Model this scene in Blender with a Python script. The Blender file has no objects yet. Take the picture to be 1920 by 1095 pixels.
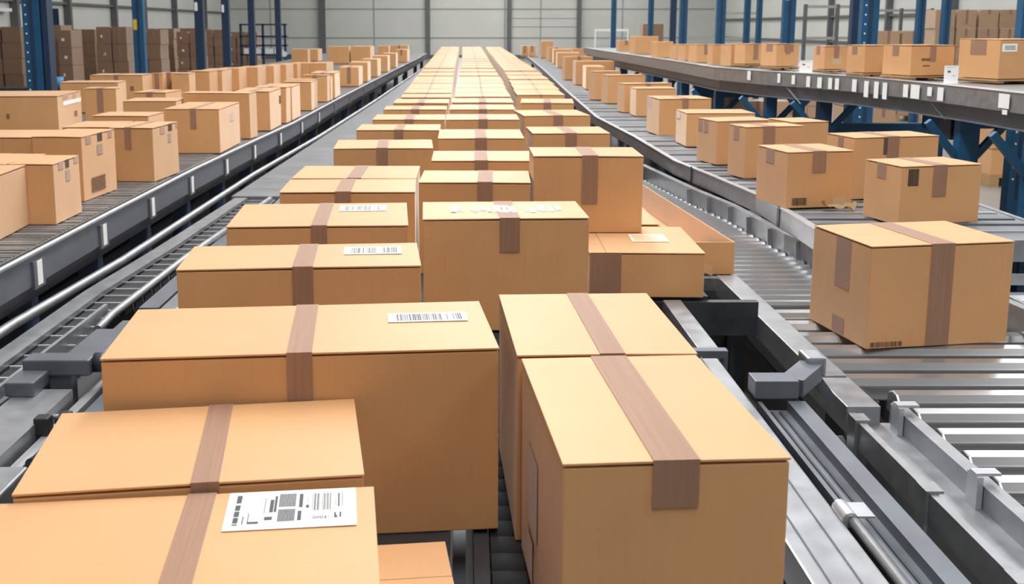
import bpy, bmesh, math, random
from mathutils import Vector, Matrix, Euler
random.seed(7)
scene = bpy.context.scene
col = scene.collection

CARTONS = [
 ('L', 0, 'L', 0, -0.4951, 1.4886, 0.85, 0.7251, 0.3358, 0.285, 0.1102),
 ('L', 1, 'L', 1, -0.4806, 1.8592, 0.85, 0.5706, 0.3706, 0.3, 0.1474),
 ('L', 2, 'L', 2, -0.3435, 2.2639, 0.85, 0.7975, 0.3742, 0.4, 0.0979),
 ('L', 3, 'L', 3, -0.4638, 3.0112, 0.85, 0.6654, 0.3058, 0.4, 0.0833),
 ('L', 4, 'L', 4, -0.4999, 3.7, 0.85, 0.5988, 0.4498, 0.4, 0.0647),
 ('L', 5, 'L', 5, -0.4722, 4.3889, 0.85, 0.5398, 0.3555, 0.4, 0.0344),
 ('L', 6, 'L', 6, -0.4794, 4.8068, 0.85, 0.5409, 0.415, 0.4, 0.0),
 ('L', 7, 'L', 7, -0.4487, 5.9836, 0.85, 0.5406, 0.4298, 0.4, 0.0478),
 ('L', 8, 'L', 8, -0.4229, 7.0003, 0.85, 0.5307, 0.3966, 0.4, 0.0),
 ('L', 9, 'L', 9, -0.3941, 7.7987, 0.85, 0.5153, 0.4439, 0.4, 0.0),
 ('L', 10, 'L', 10, -0.3913, 8.7078, 0.85, 0.5019, 0.3777, 0.4, 0.0),
 ('L', 11, 'L', 11, -0.3735, 9.502, 0.85, 0.4795, 0.5177, 0.4, 0.0),
 ('L', 12, 'L', 12, -0.3583, 10.2448, 0.85, 0.4677, 0.5208, 0.4, 0.0),
 ('L', 13, 'L', 13, -0.3642, 11.0455, 0.85, 0.4732, 0.7383, 0.4, 0),
 ('L', 14, 'L', 14, -0.3672, 11.9452, 0.85, 0.4758, 0.95, 0.4, 0),
 ('L', 15, 'L', 15, -0.3747, 12.8729, 0.85, 0.486, 0.6819, 0.4, 0),
 ('L', 16, 'L', 16, -0.3808, 13.7402, 0.85, 0.491, 0.95, 0.4, 0),
 ('L', 17, 'L', 17, -0.3866, 15.0141, 0.85, 0.4888, 0.95, 0.4, 0),
 ('L', 18, 'L', 18, -0.3925, 16.288, 0.85, 0.4866, 0.95, 0.4, 0),
 ('L', 19, 'L', 19, -0.3983, 17.6329, 0.85, 0.4963, 0.7447, 0.4, 0),
 ('L', 20, 'L', 20, -0.4016, 18.4337, 0.85, 0.5016, 0.7447, 0.4, 0),
 ('L', 21, 'L', 21, -0.4049, 19.319, 0.85, 0.5069, 0.9137, 0.4, 0),
 ('L', 22, 'L', 22, -0.4078, 20.3015, 0.85, 0.5114, 0.9137, 0.4, 0),
 ('L', 23, 'L', 23, -0.4106, 21.284, 0.85, 0.5155, 0.9137, 0.4, 0),
 ('L', 24, 'L', 24, -0.4134, 22.2665, 0.85, 0.5196, 0.9137, 0.4, 0),
 ('L', 25, 'L', 25, -0.4161, 23.249, 0.85, 0.5239, 0.9137, 0.4, 0),
 ('L', 26, 'L', 26, -0.4187, 24.2497, 0.85, 0.5283, 0.95, 0.4, 0),
 ('L', 27, 'L', 27, -0.4214, 25.3182, 0.85, 0.5325, 0.95, 0.4, 0),
 ('L', 28, 'L', 28, -0.424, 26.3868, 0.85, 0.5368, 0.95, 0.4, 0),
 ('L', 29, 'L', 29, -0.4266, 27.4553, 0.85, 0.541, 0.95, 0.4, 0),
 ('L', 30, 'L', 30, -0.4292, 28.5239, 0.85, 0.5452, 0.95, 0.4, 0),
 ('L', 31, 'L', 31, -0.4319, 29.5966, 0.85, 0.5495, 0.95, 0.4, 0),
 ('L', 32, 'L', 32, -0.4345, 30.6693, 0.85, 0.5537, 0.95, 0.4, 0),
 ('L', 33, 'L', 33, -0.4371, 31.7421, 0.85, 0.558, 0.95, 0.4, 0),
 ('L', 34, 'L', 34, -0.4398, 32.8148, 0.85, 0.5622, 0.95, 0.4, 0),
 ('L', 35, 'L', 35, -0.4428, 33.8876, 0.85, 0.5674, 0.95, 0.4, 0),
 ('L', 36, 'L', 36, -0.4512, 34.9603, 0.85, 0.5831, 0.95, 0.4, 0),
 ('C', 0, 'C', 0, 0.1394, 3.7914, 0.85, 0.5742, 0.3524, 0.4, 0.0366),
 ('C', 1, 'C', 1, 0.0502, 4.6614, 0.85, 0.4749, 0.3654, 0.4, -0.03),
 ('C', 2, 'C', 2, 0.0919, 5.4243, 0.85, 0.5043, 0.4117, 0.4, 0.0),
 ('C', 3, 'C', 3, 0.1009, 6.5636, 0.85, 0.5111, 0.5486, 0.4, 0.0),
 ('C', 4, 'C', 4, 0.1326, 7.811, 0.85, 0.5229, 0.4687, 0.4, 0.0),
 ('C', 5, 'C', 5, 0.1489, 8.785, 0.85, 0.5275, 0.532, 0.4, 0),
 ('C', 6, 'C', 6, 0.1625, 9.5902, 0.85, 0.5386, 0.5624, 0.4, 0.0),
 ('C', 7, 'C', 7, 0.1787, 10.3883, 0.85, 0.5285, 0.5767, 0.4, 0),
 ('C', 8, 'C', 8, 0.178, 11.1397, 0.85, 0.5235, 0.8394, 0.4, 0),
 ('C', 9, 'C', 9, 0.1865, 12.0566, 0.85, 0.535, 0.868, 0.4, 0),
 ('C', 10, 'C', 10, 0.1968, 12.8857, 0.85, 0.5459, 0.6597, 0.4, 0),
 ('C', 11, 'C', 11, 0.2, 13.7402, 0.85, 0.545, 0.95, 0.4, 0),
 ('C', 12, 'C', 12, 0.2045, 15.0426, 0.85, 0.5425, 0.95, 0.4, 0),
 ('C', 13, 'C', 13, 0.209, 16.345, 0.85, 0.5399, 0.95, 0.4, 0),
 ('C', 14, 'C', 14, 0.2131, 17.7355, 0.85, 0.5384, 0.95, 0.4, 0),
 ('C', 15, 'C', 15, 0.2169, 18.8851, 0.85, 0.5404, 0.95, 0.4, 0),
 ('C', 16, 'C', 16, 0.2214, 20.0346, 0.85, 0.5436, 0.95, 0.4, 0),
 ('C', 17, 'C', 17, 0.2264, 21.346, 0.85, 0.5473, 0.95, 0.4, 0),
 ('C', 18, 'C', 18, 0.2315, 22.6573, 0.85, 0.5509, 0.95, 0.4, 0),
 ('C', 19, 'C', 19, 0.2342, 23.8006, 0.85, 0.5577, 0.95, 0.4, 0),
 ('C', 20, 'C', 20, 0.2368, 24.9438, 0.85, 0.5644, 0.95, 0.4, 0),
 ('C', 21, 'C', 21, 0.239, 26.087, 0.85, 0.5702, 0.95, 0.4, 0),
 ('C', 22, 'C', 22, 0.2405, 27.1921, 0.85, 0.5745, 0.95, 0.4, 0),
 ('C', 23, 'C', 23, 0.2419, 28.2972, 0.85, 0.5788, 0.95, 0.4, 0),
 ('C', 24, 'C', 24, 0.2434, 29.4023, 0.85, 0.5832, 0.95, 0.4, 0),
 ('C', 25, 'C', 25, 0.2449, 30.5075, 0.85, 0.5875, 0.95, 0.4, 0),
 ('C', 26, 'C', 26, 0.2463, 31.6126, 0.85, 0.5918, 0.95, 0.4, 0),
 ('C', 27, 'C', 27, 0.2478, 32.7177, 0.85, 0.5961, 0.95, 0.4, 0),
 ('C', 28, 'C', 28, 0.2493, 33.8228, 0.85, 0.6005, 0.95, 0.4, 0),
 ('C', 29, 'C', 29, 0.2507, 34.9279, 0.85, 0.6048, 0.95, 0.4, 0),
 ('D', 0, 'D', 0, 0.7221, 4.3528, 0.85, 0.4499, 0.5468, 0.18, -0.0202),
 ('D', 1, 'D', 1, 0.6798, 4.9592, 0.85, 0.3819, 0.55, 0.18, 0),
 ('E', '', 'E', 0, 0.5267, 4.6366, 1.033, 0.4637, 0.3233, 0.33, 0.0),
 ('D', 2, 'D', 2, 0.6578, 6.8043, 0.85, 0.4806, 0.4375, 0.4, 0.0349),
 ('D', 3, 'D', 3, 0.6675, 8.1921, 0.85, 0.4975, 0.5406, 0.4, 0.0971),
 ('D', 4, 'D', 4, 0.7393, 9.5278, 0.85, 0.4605, 0.5379, 0.4, -0.0713),
 ('D', 5, 'D', 5, 0.7472, 10.818, 0.85, 0.4602, 0.8756, 0.4, 0),
 ('D', 6, 'D', 6, 0.772, 11.7915, 0.85, 0.4734, 0.9396, 0.4, 0),
 ('D', 7, 'D', 7, 0.7973, 12.807, 0.85, 0.4907, 0.95, 0.4, 0),
 ('D', 8, 'D', 8, 0.821, 14.0132, 0.85, 0.4974, 0.95, 0.4, 0),
 ('D', 9, 'D', 9, 0.8376, 15.2264, 0.85, 0.4933, 0.95, 0.4, 0),
 ('D', 10, 'D', 10, 0.8603, 16.6689, 0.85, 0.4985, 0.9351, 0.4, 0),
 ('D', 11, 'D', 11, 0.8637, 17.6744, 0.85, 0.5021, 0.9351, 0.4, 0),
 ('D', 12, 'D', 12, 0.8671, 18.6874, 0.85, 0.5058, 0.95, 0.4, 0),
 ('D', 13, 'D', 13, 0.865, 19.7364, 0.85, 0.4973, 0.95, 0.4, 0),
 ('D', 14, 'D', 14, 0.8628, 20.7636, 0.85, 0.4888, 0.9064, 0.4, 0),
 ('D', 15, 'D', 15, 0.8731, 21.7383, 0.85, 0.4962, 0.9064, 0.4, 0),
 ('D', 16, 'D', 16, 0.8837, 22.7129, 0.85, 0.5026, 0.9064, 0.4, 0),
 ('D', 17, 'D', 17, 0.8944, 23.6875, 0.85, 0.509, 0.9064, 0.4, 0),
 ('D', 18, 'D', 18, 0.9051, 24.6705, 0.85, 0.5155, 0.9231, 0.4, 0),
 ('D', 19, 'D', 19, 0.9061, 25.6632, 0.85, 0.5186, 0.9231, 0.4, 0),
 ('D', 20, 'D', 20, 0.9072, 26.6558, 0.85, 0.5217, 0.9231, 0.4, 0),
 ('D', 21, 'D', 21, 0.9083, 27.6618, 0.85, 0.5248, 0.95, 0.4, 0),
 ('D', 22, 'D', 22, 0.9148, 28.7082, 0.85, 0.5179, 0.95, 0.4, 0),
 ('D', 23, 'D', 23, 0.9214, 29.7546, 0.85, 0.511, 0.95, 0.4, 0),
 ('D', 24, 'D', 24, 0.928, 30.801, 0.85, 0.5041, 0.95, 0.4, 0),
 ('D', 25, 'D', 25, 0.9345, 31.8474, 0.85, 0.4972, 0.95, 0.4, 0),
 ('D', 26, 'D', 26, 0.9411, 32.8938, 0.85, 0.4903, 0.95, 0.4, 0),
 ('D', 27, 'D', 27, 0.9477, 33.9402, 0.85, 0.4834, 0.95, 0.4, 0),
 ('D', 28, 'D', 28, 0.9542, 34.9866, 0.85, 0.4765, 0.95, 0.4, 0),
 ('R', 0, 'R', 0, 0.3076, 1.7932, 0.85, 0.3508, 0.5159, 0.4, 0.0675),
 ('R', 1, 'R', 1, 0.2793, 2.3156, 0.85, 0.3646, 0.4887, 0.4, 0.0424),
 ('M', '', 'M', 0, -0.0841, 1.7299, 0.85, 0.1266, 0.2541, 0.1, 0.1174),
 ('F', '', 'F', 0, 1.6936, 3.9704, 0.75, 0.5651, 0.4191, 0.3798, 0.1703),
 ('m', 'G', 'm', 0, 2.2863, 5.2738, 0.95, 0.4446, 0.2944, 0.289, 0.2315),
 ('m', 'H', 'm', 1, 2.3891, 6.0681, 0.95, 0.5375, 0.2672, 0.3461, 0.25),
 ('m', 'I', 'm', 2, 1.8561, 5.7783, 0.95, 0.3814, 0.3463, 0.3012, 0.1959),
 ('m', 'J', 'm', 3, 2.2936, 7.3253, 0.95, 0.2701, 0.3229, 0.32, 0.25),
 ('m', 'K', 'm', 4, 1.9456, 6.8552, 0.95, 0.4102, 0.22, 0.3284, 0.25),
 ('m', 'Lb', 'm', 5, 1.9273, 7.5849, 0.95, 0.432, 0.2994, 0.3052, 0.25),
 ('m', 'Mb', 'm', 6, 2.0514, 8.7323, 0.95, 0.5477, 0.402, 0.2696, 0.0158),
 ('m', 'N', 'm', 7, 1.9373, 9.6496, 0.95, 0.4672, 0.4156, 0.3249, 0.0912),
 ('m', 'O', 'm', 8, 2.0547, 11.6511, 0.95, 0.4312, 0.3389, 0.2992, 0.0316),
 ('m', 'P', 'm', 9, 2.047, 12.1472, 0.95, 0.5653, 0.22, 0.3215, 0.2096),
 ('m', 'Q', 'm', 10, 2.0166, 13.5775, 0.95, 0.4979, 0.22, 0.3523, 0.227),
 ('m', 'Rb', 'm', 11, 1.87, 14.2591, 0.95, 0.3602, 0.22, 0.3701, 0.25),
 ('m', 'Sb', 'm', 12, 2.0212, 16.7741, 0.95, 0.2835, 0.75, 0.3483, -0.0432),
 ('m', 'Tb', 'm', 13, 2.1584, 17.9421, 0.95, 0.6444, 0.2823, 0.3899, 0.0871),
 ('m', 'U', 'm', 14, 2.0687, 19.619, 0.95, 0.5196, 0.22, 0.4178, 0.1723),
 ('m', 'V', 'm', 15, 2.4663, 25.587, 0.95, 0.5221, 0.75, 0.3469, -0.0552),
 ('m', 'W', 'm', 16, 2.5569, 28.1298, 0.95, 0.4654, 0.75, 0.3745, -0.0454),
 ('m', 'X', 'm', 17, 2.5455, 30.1133, 0.95, 0.4318, 0.3162, 0.3812, 0.2079),
 ('m', 'Y', 'm', 18, 2.5547, 33.3356, 0.95, 0.3735, 0.75, 0.5164, -0.0603),
 ('m', 'Z', 'm', 19, 2.2146, 35.1179, 0.95, 0.2058, 0.75, 0.3403, -0.0425),
 ('m', 'AA', 'm', 20, 1.9895, 35.4331, 0.95, 0.2077, 0.75, 0.3348, -0.0363),
 ('m', 'AB', 'm', 21, 3.1658, 29.1676, 0.95, 0.5195, 0.22, 0.3699, 0.1659),
 ('u', 'A', 'u', 0, 4.2895, 8.4849, 1.505, 0.5774, 0.425, 0.3012, 0.3),
 ('u', 'B', 'u', 1, 3.7979, 9.0016, 1.505, 0.4279, 0.3411, 0.2475, 0.3),
 ('u', 'C', 'u', 2, 3.5655, 9.4934, 1.505, 0.26, 0.2401, 0.238, 0.3),
 ('u', 'D', 'u', 3, 3.4783, 10.2189, 1.505, 0.26, 0.1734, 0.2178, 0.3),
 ('u', 'E', 'u', 4, 3.2311, 11.0225, 1.505, 0.26, 0.2786, 0.2258, 0.3),
 ('u', 'Fb', 'u', 5, 3.1118, 11.7103, 1.505, 0.26, 0.2139, 0.2146, 0.3),
 ('u', 'G', 'u', 6, 3.0377, 12.0275, 1.47, 0.26, 0.2192, 0.2389, 0.3),
 ('u', 'H', 'u', 7, 2.9663, 12.4854, 1.47, 0.26, 0.12, 0.2308, 0.3),
 ('u', 'I', 'u', 8, 2.9319, 13.2662, 1.47, 0.26, 0.197, 0.2188, 0.3),
 ('u', 'J', 'u', 9, 2.9162, 13.885, 1.47, 0.26, 0.1965, 0.2089, 0.3),
 ('u', 'K', 'u', 10, 2.9418, 14.5639, 1.47, 0.26, 0.1943, 0.1979, 0.3),
 ('u', 'L', 'u', 11, 2.8133, 15.307, 1.47, 0.26, 0.1791, 0.2229, 0.3),
 ('u', 'M', 'u', 12, 2.9086, 17.4345, 1.47, 0.4112, 0.2026, 0.2786, 0.3),
 ('u', 'N', 'u', 13, 2.8688, 19.2643, 1.47, 0.26, 0.132, 0.1874, 0.3),
 ('l', 'F1', 'l', 0, -2.2473, 4.4697, 1.0, 0.5266, 0.7022, 0.2778, 0.0565),
 ('l', 'E1', 'l', 1, -1.9816, 5.0057, 1.0, 0.2029, 0.3348, 0.2825, 0.007),
 ('l', 'H1', 'l', 2, -2.2482, 5.0864, 1.0, 0.3051, 0.4, 0.277, -0.0958),
 ('l', 'C1', 'l', 3, -2.0931, 5.7158, 1.0, 0.265, 0.4252, 0.3406, -0.0794),
 ('l', 'D1', 'l', 4, -2.4116, 5.7304, 1.0, 0.3356, 0.4, 0.334, 0),
 ('l', 'A1', 'l', 5, -1.9312, 6.4293, 1.0, 0.261, 0.4158, 0.3186, -0.0828),
 ('l', 'A0', 'l', 6, -2.2265, 6.493, 1.0, 0.3, 0.4, 0.316, 0),
 ('l', 'B1', 'l', 7, -1.9543, 7.9988, 1.0, 0.3967, 0.7085, 0.3205, 0.0023),
 ('l', 'J1', 'l', 8, -3.8856, 9.4571, 1.0, 0.7754, 0.75, 0.32, 0.0884),
 ('l', 'M1', 'l', 9, -2.2694, 7.2206, 1.0, 0.3768, 0.3318, 0.32, -0.0348),
 ('l', 'N1', 'l', 10, -2.5048, 8.6818, 1.0, 0.4167, 0.411, 0.32, 0.0543),
 ('l', 'K1', 'l', 11, -3.4896, 10.3676, 1.0, 0.3, 0.2726, 0.32, 0.081),
 ('l', 'L1', 'l', 12, -3.9892, 11.5493, 1.0, 0.5958, 0.4, 0.32, 0.0923),
 ('l', 'c', 'l', 13, -2.0057, 8.7957, 1.0, 0.5493, 0.22, 0.3707, -0.0722),
 ('l', 'd', 'l', 14, -1.8487, 9.6349, 1.0, 0.3, 0.5803, 0.345, -0.0013),
 ('l', 'e', 'l', 15, -1.8224, 10.1985, 1.0, 0.3, 0.2346, 0.3413, -0.0138),
 ('l', 'f', 'l', 16, -1.819, 10.6391, 1.0, 0.3, 0.5398, 0.3303, 0.004),
 ('l', 'g', 'l', 17, -1.8103, 11.7694, 1.0, 0.3, 0.2502, 0.3122, -0.0069),
 ('l', 'h', 'l', 18, -1.8177, 12.0234, 1.0, 0.3, 0.22, 0.32, -0.1175),
 ('l', 'i', 'l', 19, -1.799, 13.3529, 1.0, 0.3, 0.2288, 0.2851, 0.0222),
 ('l', 'j', 'l', 20, -1.8071, 13.1248, 1.0, 0.3, 0.208, 0.32, -0.025),
 ('l', 'k', 'l', 21, -1.8031, 13.9905, 1.0, 0.3, 0.75, 0.32, 0.0291),
 ('l', 'l', 'l', 22, -1.7602, 16.756, 1.0, 0.3, 0.75, 0.2911, 0.0124),
 ('l', 'm', 'l', 23, -1.7451, 18.0869, 1.0, 0.3, 0.75, 0.32, 0.0214),
 ('l', 'n', 'l', 24, -1.7154, 19.8434, 1.0, 0.3, 0.75, 0.32, -0.0069),
 ('l', 'o', 'l', 25, -1.6854, 21.976, 1.0, 0.3, 0.75, 0.32, 0.0057),
 ('l', 'p', 'l', 26, -1.6557, 24.1459, 1.0, 0.3, 0.75, 0.32, 0.0067),
 ('l', 'q', 'l', 27, -1.5955, 28.0376, 1.0, 0.3, 0.75, 0.32, -0.0336),
 ('l', 'O', 'l', 28, -4.2455, 13.3066, 1.0, 0.6363, 0.4461, 0.32, 0.0187),
 ('l', 'P', 'l', 29, -3.8732, 13.6179, 1.0, 0.1522, 0.1577, 0.32, -0.0292),
 ('l', 'Q', 'l', 30, -3.7816, 13.791, 1.0, 0.1747, 0.1752, 0.32, 0.0452),
 ('l', 'R', 'l', 31, -3.5797, 13.7023, 1.0, 0.2216, 0.3205, 0.32, -0.0033),
 ('l', 'S', 'l', 32, -3.4968, 14.3706, 1.0, 0.3, 0.3156, 0.32, -0.1265),
 ('l', 'T', 'l', 33, -3.4305, 14.8723, 1.0, 0.3, 0.6558, 0.32, 0.0099),
 ('l', 'U', 'l', 34, -3.3195, 15.4168, 1.0, 0.3, 0.4061, 0.32, -0.0754),
 ('l', 'V', 'l', 35, -3.1317, 15.8748, 1.0, 0.3, 0.5232, 0.32, -0.0531),
 ('l', 'W', 'l', 36, -3.0062, 16.4289, 1.0, 0.3, 0.5768, 0.32, -0.0045),
 ('l', 'X', 'l', 37, -2.8955, 16.9705, 1.0, 0.3, 0.4935, 0.32, -0.0872),
 ('l', 'Y', 'l', 38, -2.8031, 17.3276, 1.0, 0.3, 0.22, 0.32, -0.1314),
 ('l', 'Z', 'l', 39, -2.6583, 17.6797, 1.0, 0.3, 0.4364, 0.32, -0.0578),
 ('l', 'ZA', 'l', 40, -2.3541, 17.759, 1.0, 0.2855, 0.5933, 0.32, -0.0692),
 ('l', 'r', 'l', 41, -4.0233, 26.5656, 1.0, 0.4043, 0.4, 0.36, 0),
 ('l', 's', 'l', 42, -3.9816, 28.6962, 1.0, 0.3, 0.75, 0.32, -0.0173),
 ('l', 't', 'l', 43, -3.099, 26.8142, 1.0, 0.5132, 0.4, 0.42, 0),
 ('l', 'u', 'l', 44, -2.5391, 27.0028, 1.0, 0.4907, 0.75, 0.42, -0.0582),
 ('l', 'v', 'l', 45, -2.2159, 29.8354, 1.0, 0.3, 0.4, 0.38, 0),
 ('l', 'w', 'l', 46, -1.9093, 31.8571, 1.0, 0.5321, 0.4, 0.36, 0),
 ('l', 'xa', 'l', 47, -2.8087, 9.8204, 1.0, 0.3, 0.4046, 0.32, -0.0948),
]
DECALS = {
 ('L', 0): [('band', 'tape', [0.0567, 0.1037, 0.4, 0]), ('top', 'label_big', [0.1266, 0.3332, 0.027, 0.1627])],
 ('L', 1): [('band', 'tape', [-0.0025, 0.0443, 0.5, 0])],
 ('L', 2): [('band', 'tape', [-0.0335, 0.0177, 1.0, 0]), ('top', 'label', [0.1774, 0.3564, 0.0142, 0.0859])],
 ('L', 3): [('band', 'tape', [-0.02, 0.0366, 0.9, 0]), ('top', 'label', [0.1156, 0.2843, -0.0095, 0.0928])],
 ('L', 4): [('band', 'tape', [-0.0218, 0.0308, 0.9, 0]), ('top', 'label', [0.0567, 0.2244, 0.0406, 0.1617])],
 ('L', 5): [('band', 'tape', [-0.0493, 0.0144, 0.9, 0])],
 ('L', 6): [('band', 'tape', [-0.0313, 0.0313, 0.9, 0])],
 ('L', 7): [('band', 'tape', [-0.0368, 0.0239, 0.95, 0])],
 ('L', 8): [('band', 'tape', [-0.0234, 0.0345, 0.9, 0])],
 ('C', 0): [('band', 'tape', [-0.0228, 0.0471, 0.3, 0]), ('top', 'marks', [-0.1873, 0.2167, -0.0697, 0.0783])],
 ('C', 1): [('band', 'tape', [0.0118, 0.0774, 0.9, 0])],
 ('C', 2): [('band', 'tape', [-0.0394, 0.0263, 0.9, 0])],
 ('C', 3): [('band', 'tape', [-0.0347, 0.0347, 0.9, 0])],
 ('E', ''): [('band', 'tape', [-0.027, 0.0405, 0.62, 0])],
 ('D', 2): [('band', 'tape', [-0.0385, 0.0344, 0.95, 0])],
 ('D', 3): [('band', 'tape', [-0.0288, 0.0435, 0.95, 0])],
 ('R', 0): [('band', 'tape', [-0.0375, 0.0343, 0.19, 0]), ('left', 'tape', [0.0141, 0.1373, 0.1239, 0.2753]), ('left', 'tape', [0.0674, 0.1431, 0.018, 0.1004])],
 ('R', 1): [('band', 'tape', [-0.0155, 0.0355, 0.3, 0])],
 ('F', ''): [('band', 'tape', [-0.0475, 0.0435, 1.0, 0]), ('left', 'tape', [-0.0746, 0.0312, 0.1847, 0.3719]), ('left', 'tape', [-0.0525, 0.0319, 0.0097, 0.0704]), ('front', 'barcode', [-0.2637, -0.1413, 0.0058, 0.0239])],
 ('m', 'G'): [('band', 'tape', [-0.047, 0.0273, 0.53, 0]), ('left', 'tape', [-0.0248, 0.0483, 0.2109, 0.2875]), ('front', 'barcode', [-0.1859, -0.1272, 0.1909, 0.2742])],
 ('m', 'I'): [('band', 'tape', [-0.0474, 0.0295, 0.38, 0]), ('left', 'tape', [-0.0241, 0.0669, 0.2211, 0.296]), ('front', 'barcode', [-0.1546, -0.0714, 0.0146, 0.0549]), ('front', 'pale', [0.0776, 0.1527, 0.0072, 0.0506])],
 ('m', 'K'): [('band', 'tape', [-0.0824, 0.0003, 1.0, 0]), ('left', 'tape', [-0.0257, 0.0432, 0.236, 0.3243])],
 ('m', 'H'): [('band', 'tape', [-0.0637, 0.0116, 0.9, 0]), ('left', 'tape', [-0.0264, 0.0246, 0.2818, 0.3446]), ('front', 'dark', [-0.0867, -0.0628, 0.2454, 0.3446])],
 ('L', 9): [('band', 'tape', [-0.03, 0.035, 0.9, 0])],
 ('L', 10): [('band', 'tape', [-0.03, 0.035, 0.9, 0])],
 ('C', 4): [('band', 'tape', [-0.03, 0.035, 0.9, 0])],
 ('C', 5): [('band', 'tape', [-0.03, 0.035, 0.9, 0])],
 ('C', 6): [('band', 'tape', [-0.03, 0.035, 0.9, 0])],
 ('D', 4): [('band', 'tape', [-0.03, 0.035, 0.9, 0])],
 ('D', 0): [('band', 'tape', [-0.222, -0.1, 1.0, 0]), ('top', 'label_faint', [-0.031, 0.1202, -0.0686, 0.0909])],
 ('m', 'Lb'): [('left', 'tape', [0.0707, 0.1285, 0.2156, 0.2915]), ('left', 'tape', [-0.0191, 0.0455, 0.2124, 0.295])],
 ('m', 'Mb'): [('left', 'tape', [0.0308, 0.1731, 0.2018, 0.2627])],
 ('m', 'N'): [('left', 'tape', [0.0545, 0.1833, 0.2359, 0.3224])],
 ('u', 'A'): [('left', 'tape', [-0.0752, 0.0908, 0.1777, 0.2926]), ('front', 'label', [-0.2719, -0.1306, 0.2064, 0.2668])],
 ('u', 'B'): [('left', 'tape', [-0.0221, 0.0563, 0.1547, 0.246]), ('front', 'print', [-0.1097, -0.0201, 0.1192, 0.1409]), ('front', 'print', [-0.0948, -0.0261, 0.0737, 0.0845])],
 ('u', 'C'): [('left', 'tape', [-0.0167, 0.0563, 0.15, 0.2333])],
 ('u', 'D'): [('left', 'tape', [-0.0171, 0.0408, 0.1314, 0.2161]), ('front', 'pale', [-0.0393, 0.0609, 0.0481, 0.1228])],
 ('u', 'E'): [('left', 'tape', [-0.0673, 0.0478, 0.1434, 0.2238]), ('front', 'tape', [-0.0412, 0.0646, 0.1452, 0.2243])],
 ('l', 'C1'): [('right', 'tape', [-0.1641, -0.0994, 0.2934, 0.3377]), ('right', 'dark', [-0.0171, 0.0442, 0.2949, 0.3391]), ('right', 'tape', [0.1227, 0.1726, 0.2984, 0.339]), ('right', 'tape', [-0.0265, 0.0416, 0.2236, 0.2776]), ('right', 'print', [-0.1172, 0.0585, 0.0351, 0.1146])],
 ('l', 'E1'): [('right', 'tape', [-0.1036, -0.0438, 0.2435, 0.281]), ('right', 'dark', [-0.0153, 0.0328, 0.2427, 0.281]), ('right', 'tape', [0.099, 0.1493, 0.2484, 0.281]), ('right', 'tape', [-0.0181, 0.0369, 0.179, 0.2314])],
 ('l', 'A1'): [('right', 'tape', [-0.0861, -0.0163, 0.2678, 0.312]), ('right', 'dark', [0.0486, 0.1123, 0.2744, 0.3171]), ('right', 'tape', [0.1793, 0.2059, 0.2816, 0.3171]), ('right', 'tape', [0.0402, 0.0947, 0.2072, 0.2587]), ('band', 'tape', [-0.0374, 0.0011, 0.4, 0])],
 ('l', 'B1'): [('band', 'tape', [-0.0083, 0.0336, 0.45, 0]), ('right', 'tape', [0.0016, 0.1327, 0.1964, 0.256])],
 ('l', 'J1'): [('right', 'tape', [-0.2179, -0.0532, 0.2704, 0.3185]), ('right', 'tape', [0.1022, 0.2072, 0.2605, 0.3124]), ('right', 'label_blank', [-0.2104, 0.373, 0.2217, 0.2592]), ('right', 'print', [0.1192, 0.2249, 0.1005, 0.1527]), ('front', 'print', [-0.0419, -0.0155, 0.1255, 0.1709])],
 ('l', 'O'): [('front', 'print', [0.1643, 0.2096, 0.1292, 0.1875])],
 ('l', 'd'): [('right', 'print', [0.184, 0.2882, 0.205, 0.2779])],
}
BEAM_TAGS = [[3.65, 7.21, -0.048, 0.999, 0.131, 1.454, 1.357], [3.651, 7.19, -0.048, 0.999, 0.059, 1.348, 1.316], [3.599, 8.066, -0.091, 0.996, 0.083, 1.449, 1.349], [3.584, 8.222, -0.091, 0.996, 0.063, 1.444, 1.375], [3.565, 8.44, -0.091, 0.996, 0.133, 1.449, 1.34], [3.551, 8.589, -0.091, 0.996, 0.077, 1.445, 1.343], [3.504, 8.896, -0.153, 0.988, 0.066, 1.442, 1.305], [3.484, 9.029, -0.153, 0.988, 0.068, 1.444, 1.305], [3.459, 9.187, -0.153, 0.988, 0.07, 1.441, 1.304], [3.428, 9.387, -0.153, 0.988, 0.073, 1.445, 1.338], [3.355, 9.615, -0.347, 0.938, 0.05, 1.443, 1.343], [3.323, 9.703, -0.347, 0.938, 0.051, 1.444, 1.343], [3.272, 9.839, -0.347, 0.938, 0.06, 1.442, 1.345], [3.216, 9.989, -0.399, 0.917, 0.05, 1.445, 1.346], [3.134, 10.177, -0.399, 0.917, 0.045, 1.447, 1.361], [3.052, 10.365, -0.399, 0.917, 0.039, 1.454, 1.366], [2.889, 10.844, -0.243, 0.97, 0.065, 1.46, 1.369]]

CARTONS = [('%s%s' % t[:2],) + t[2:] for t in CARTONS]
DECALS = {'%s%s' % k: v for k, v in DECALS.items()}

# ------------------------------------------------------------------ materials
def new_mat(name):
    m = bpy.data.materials.new(name); m.use_nodes = True
    nt = m.node_tree; b = nt.nodes['Principled BSDF']
    return m, nt, b

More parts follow.
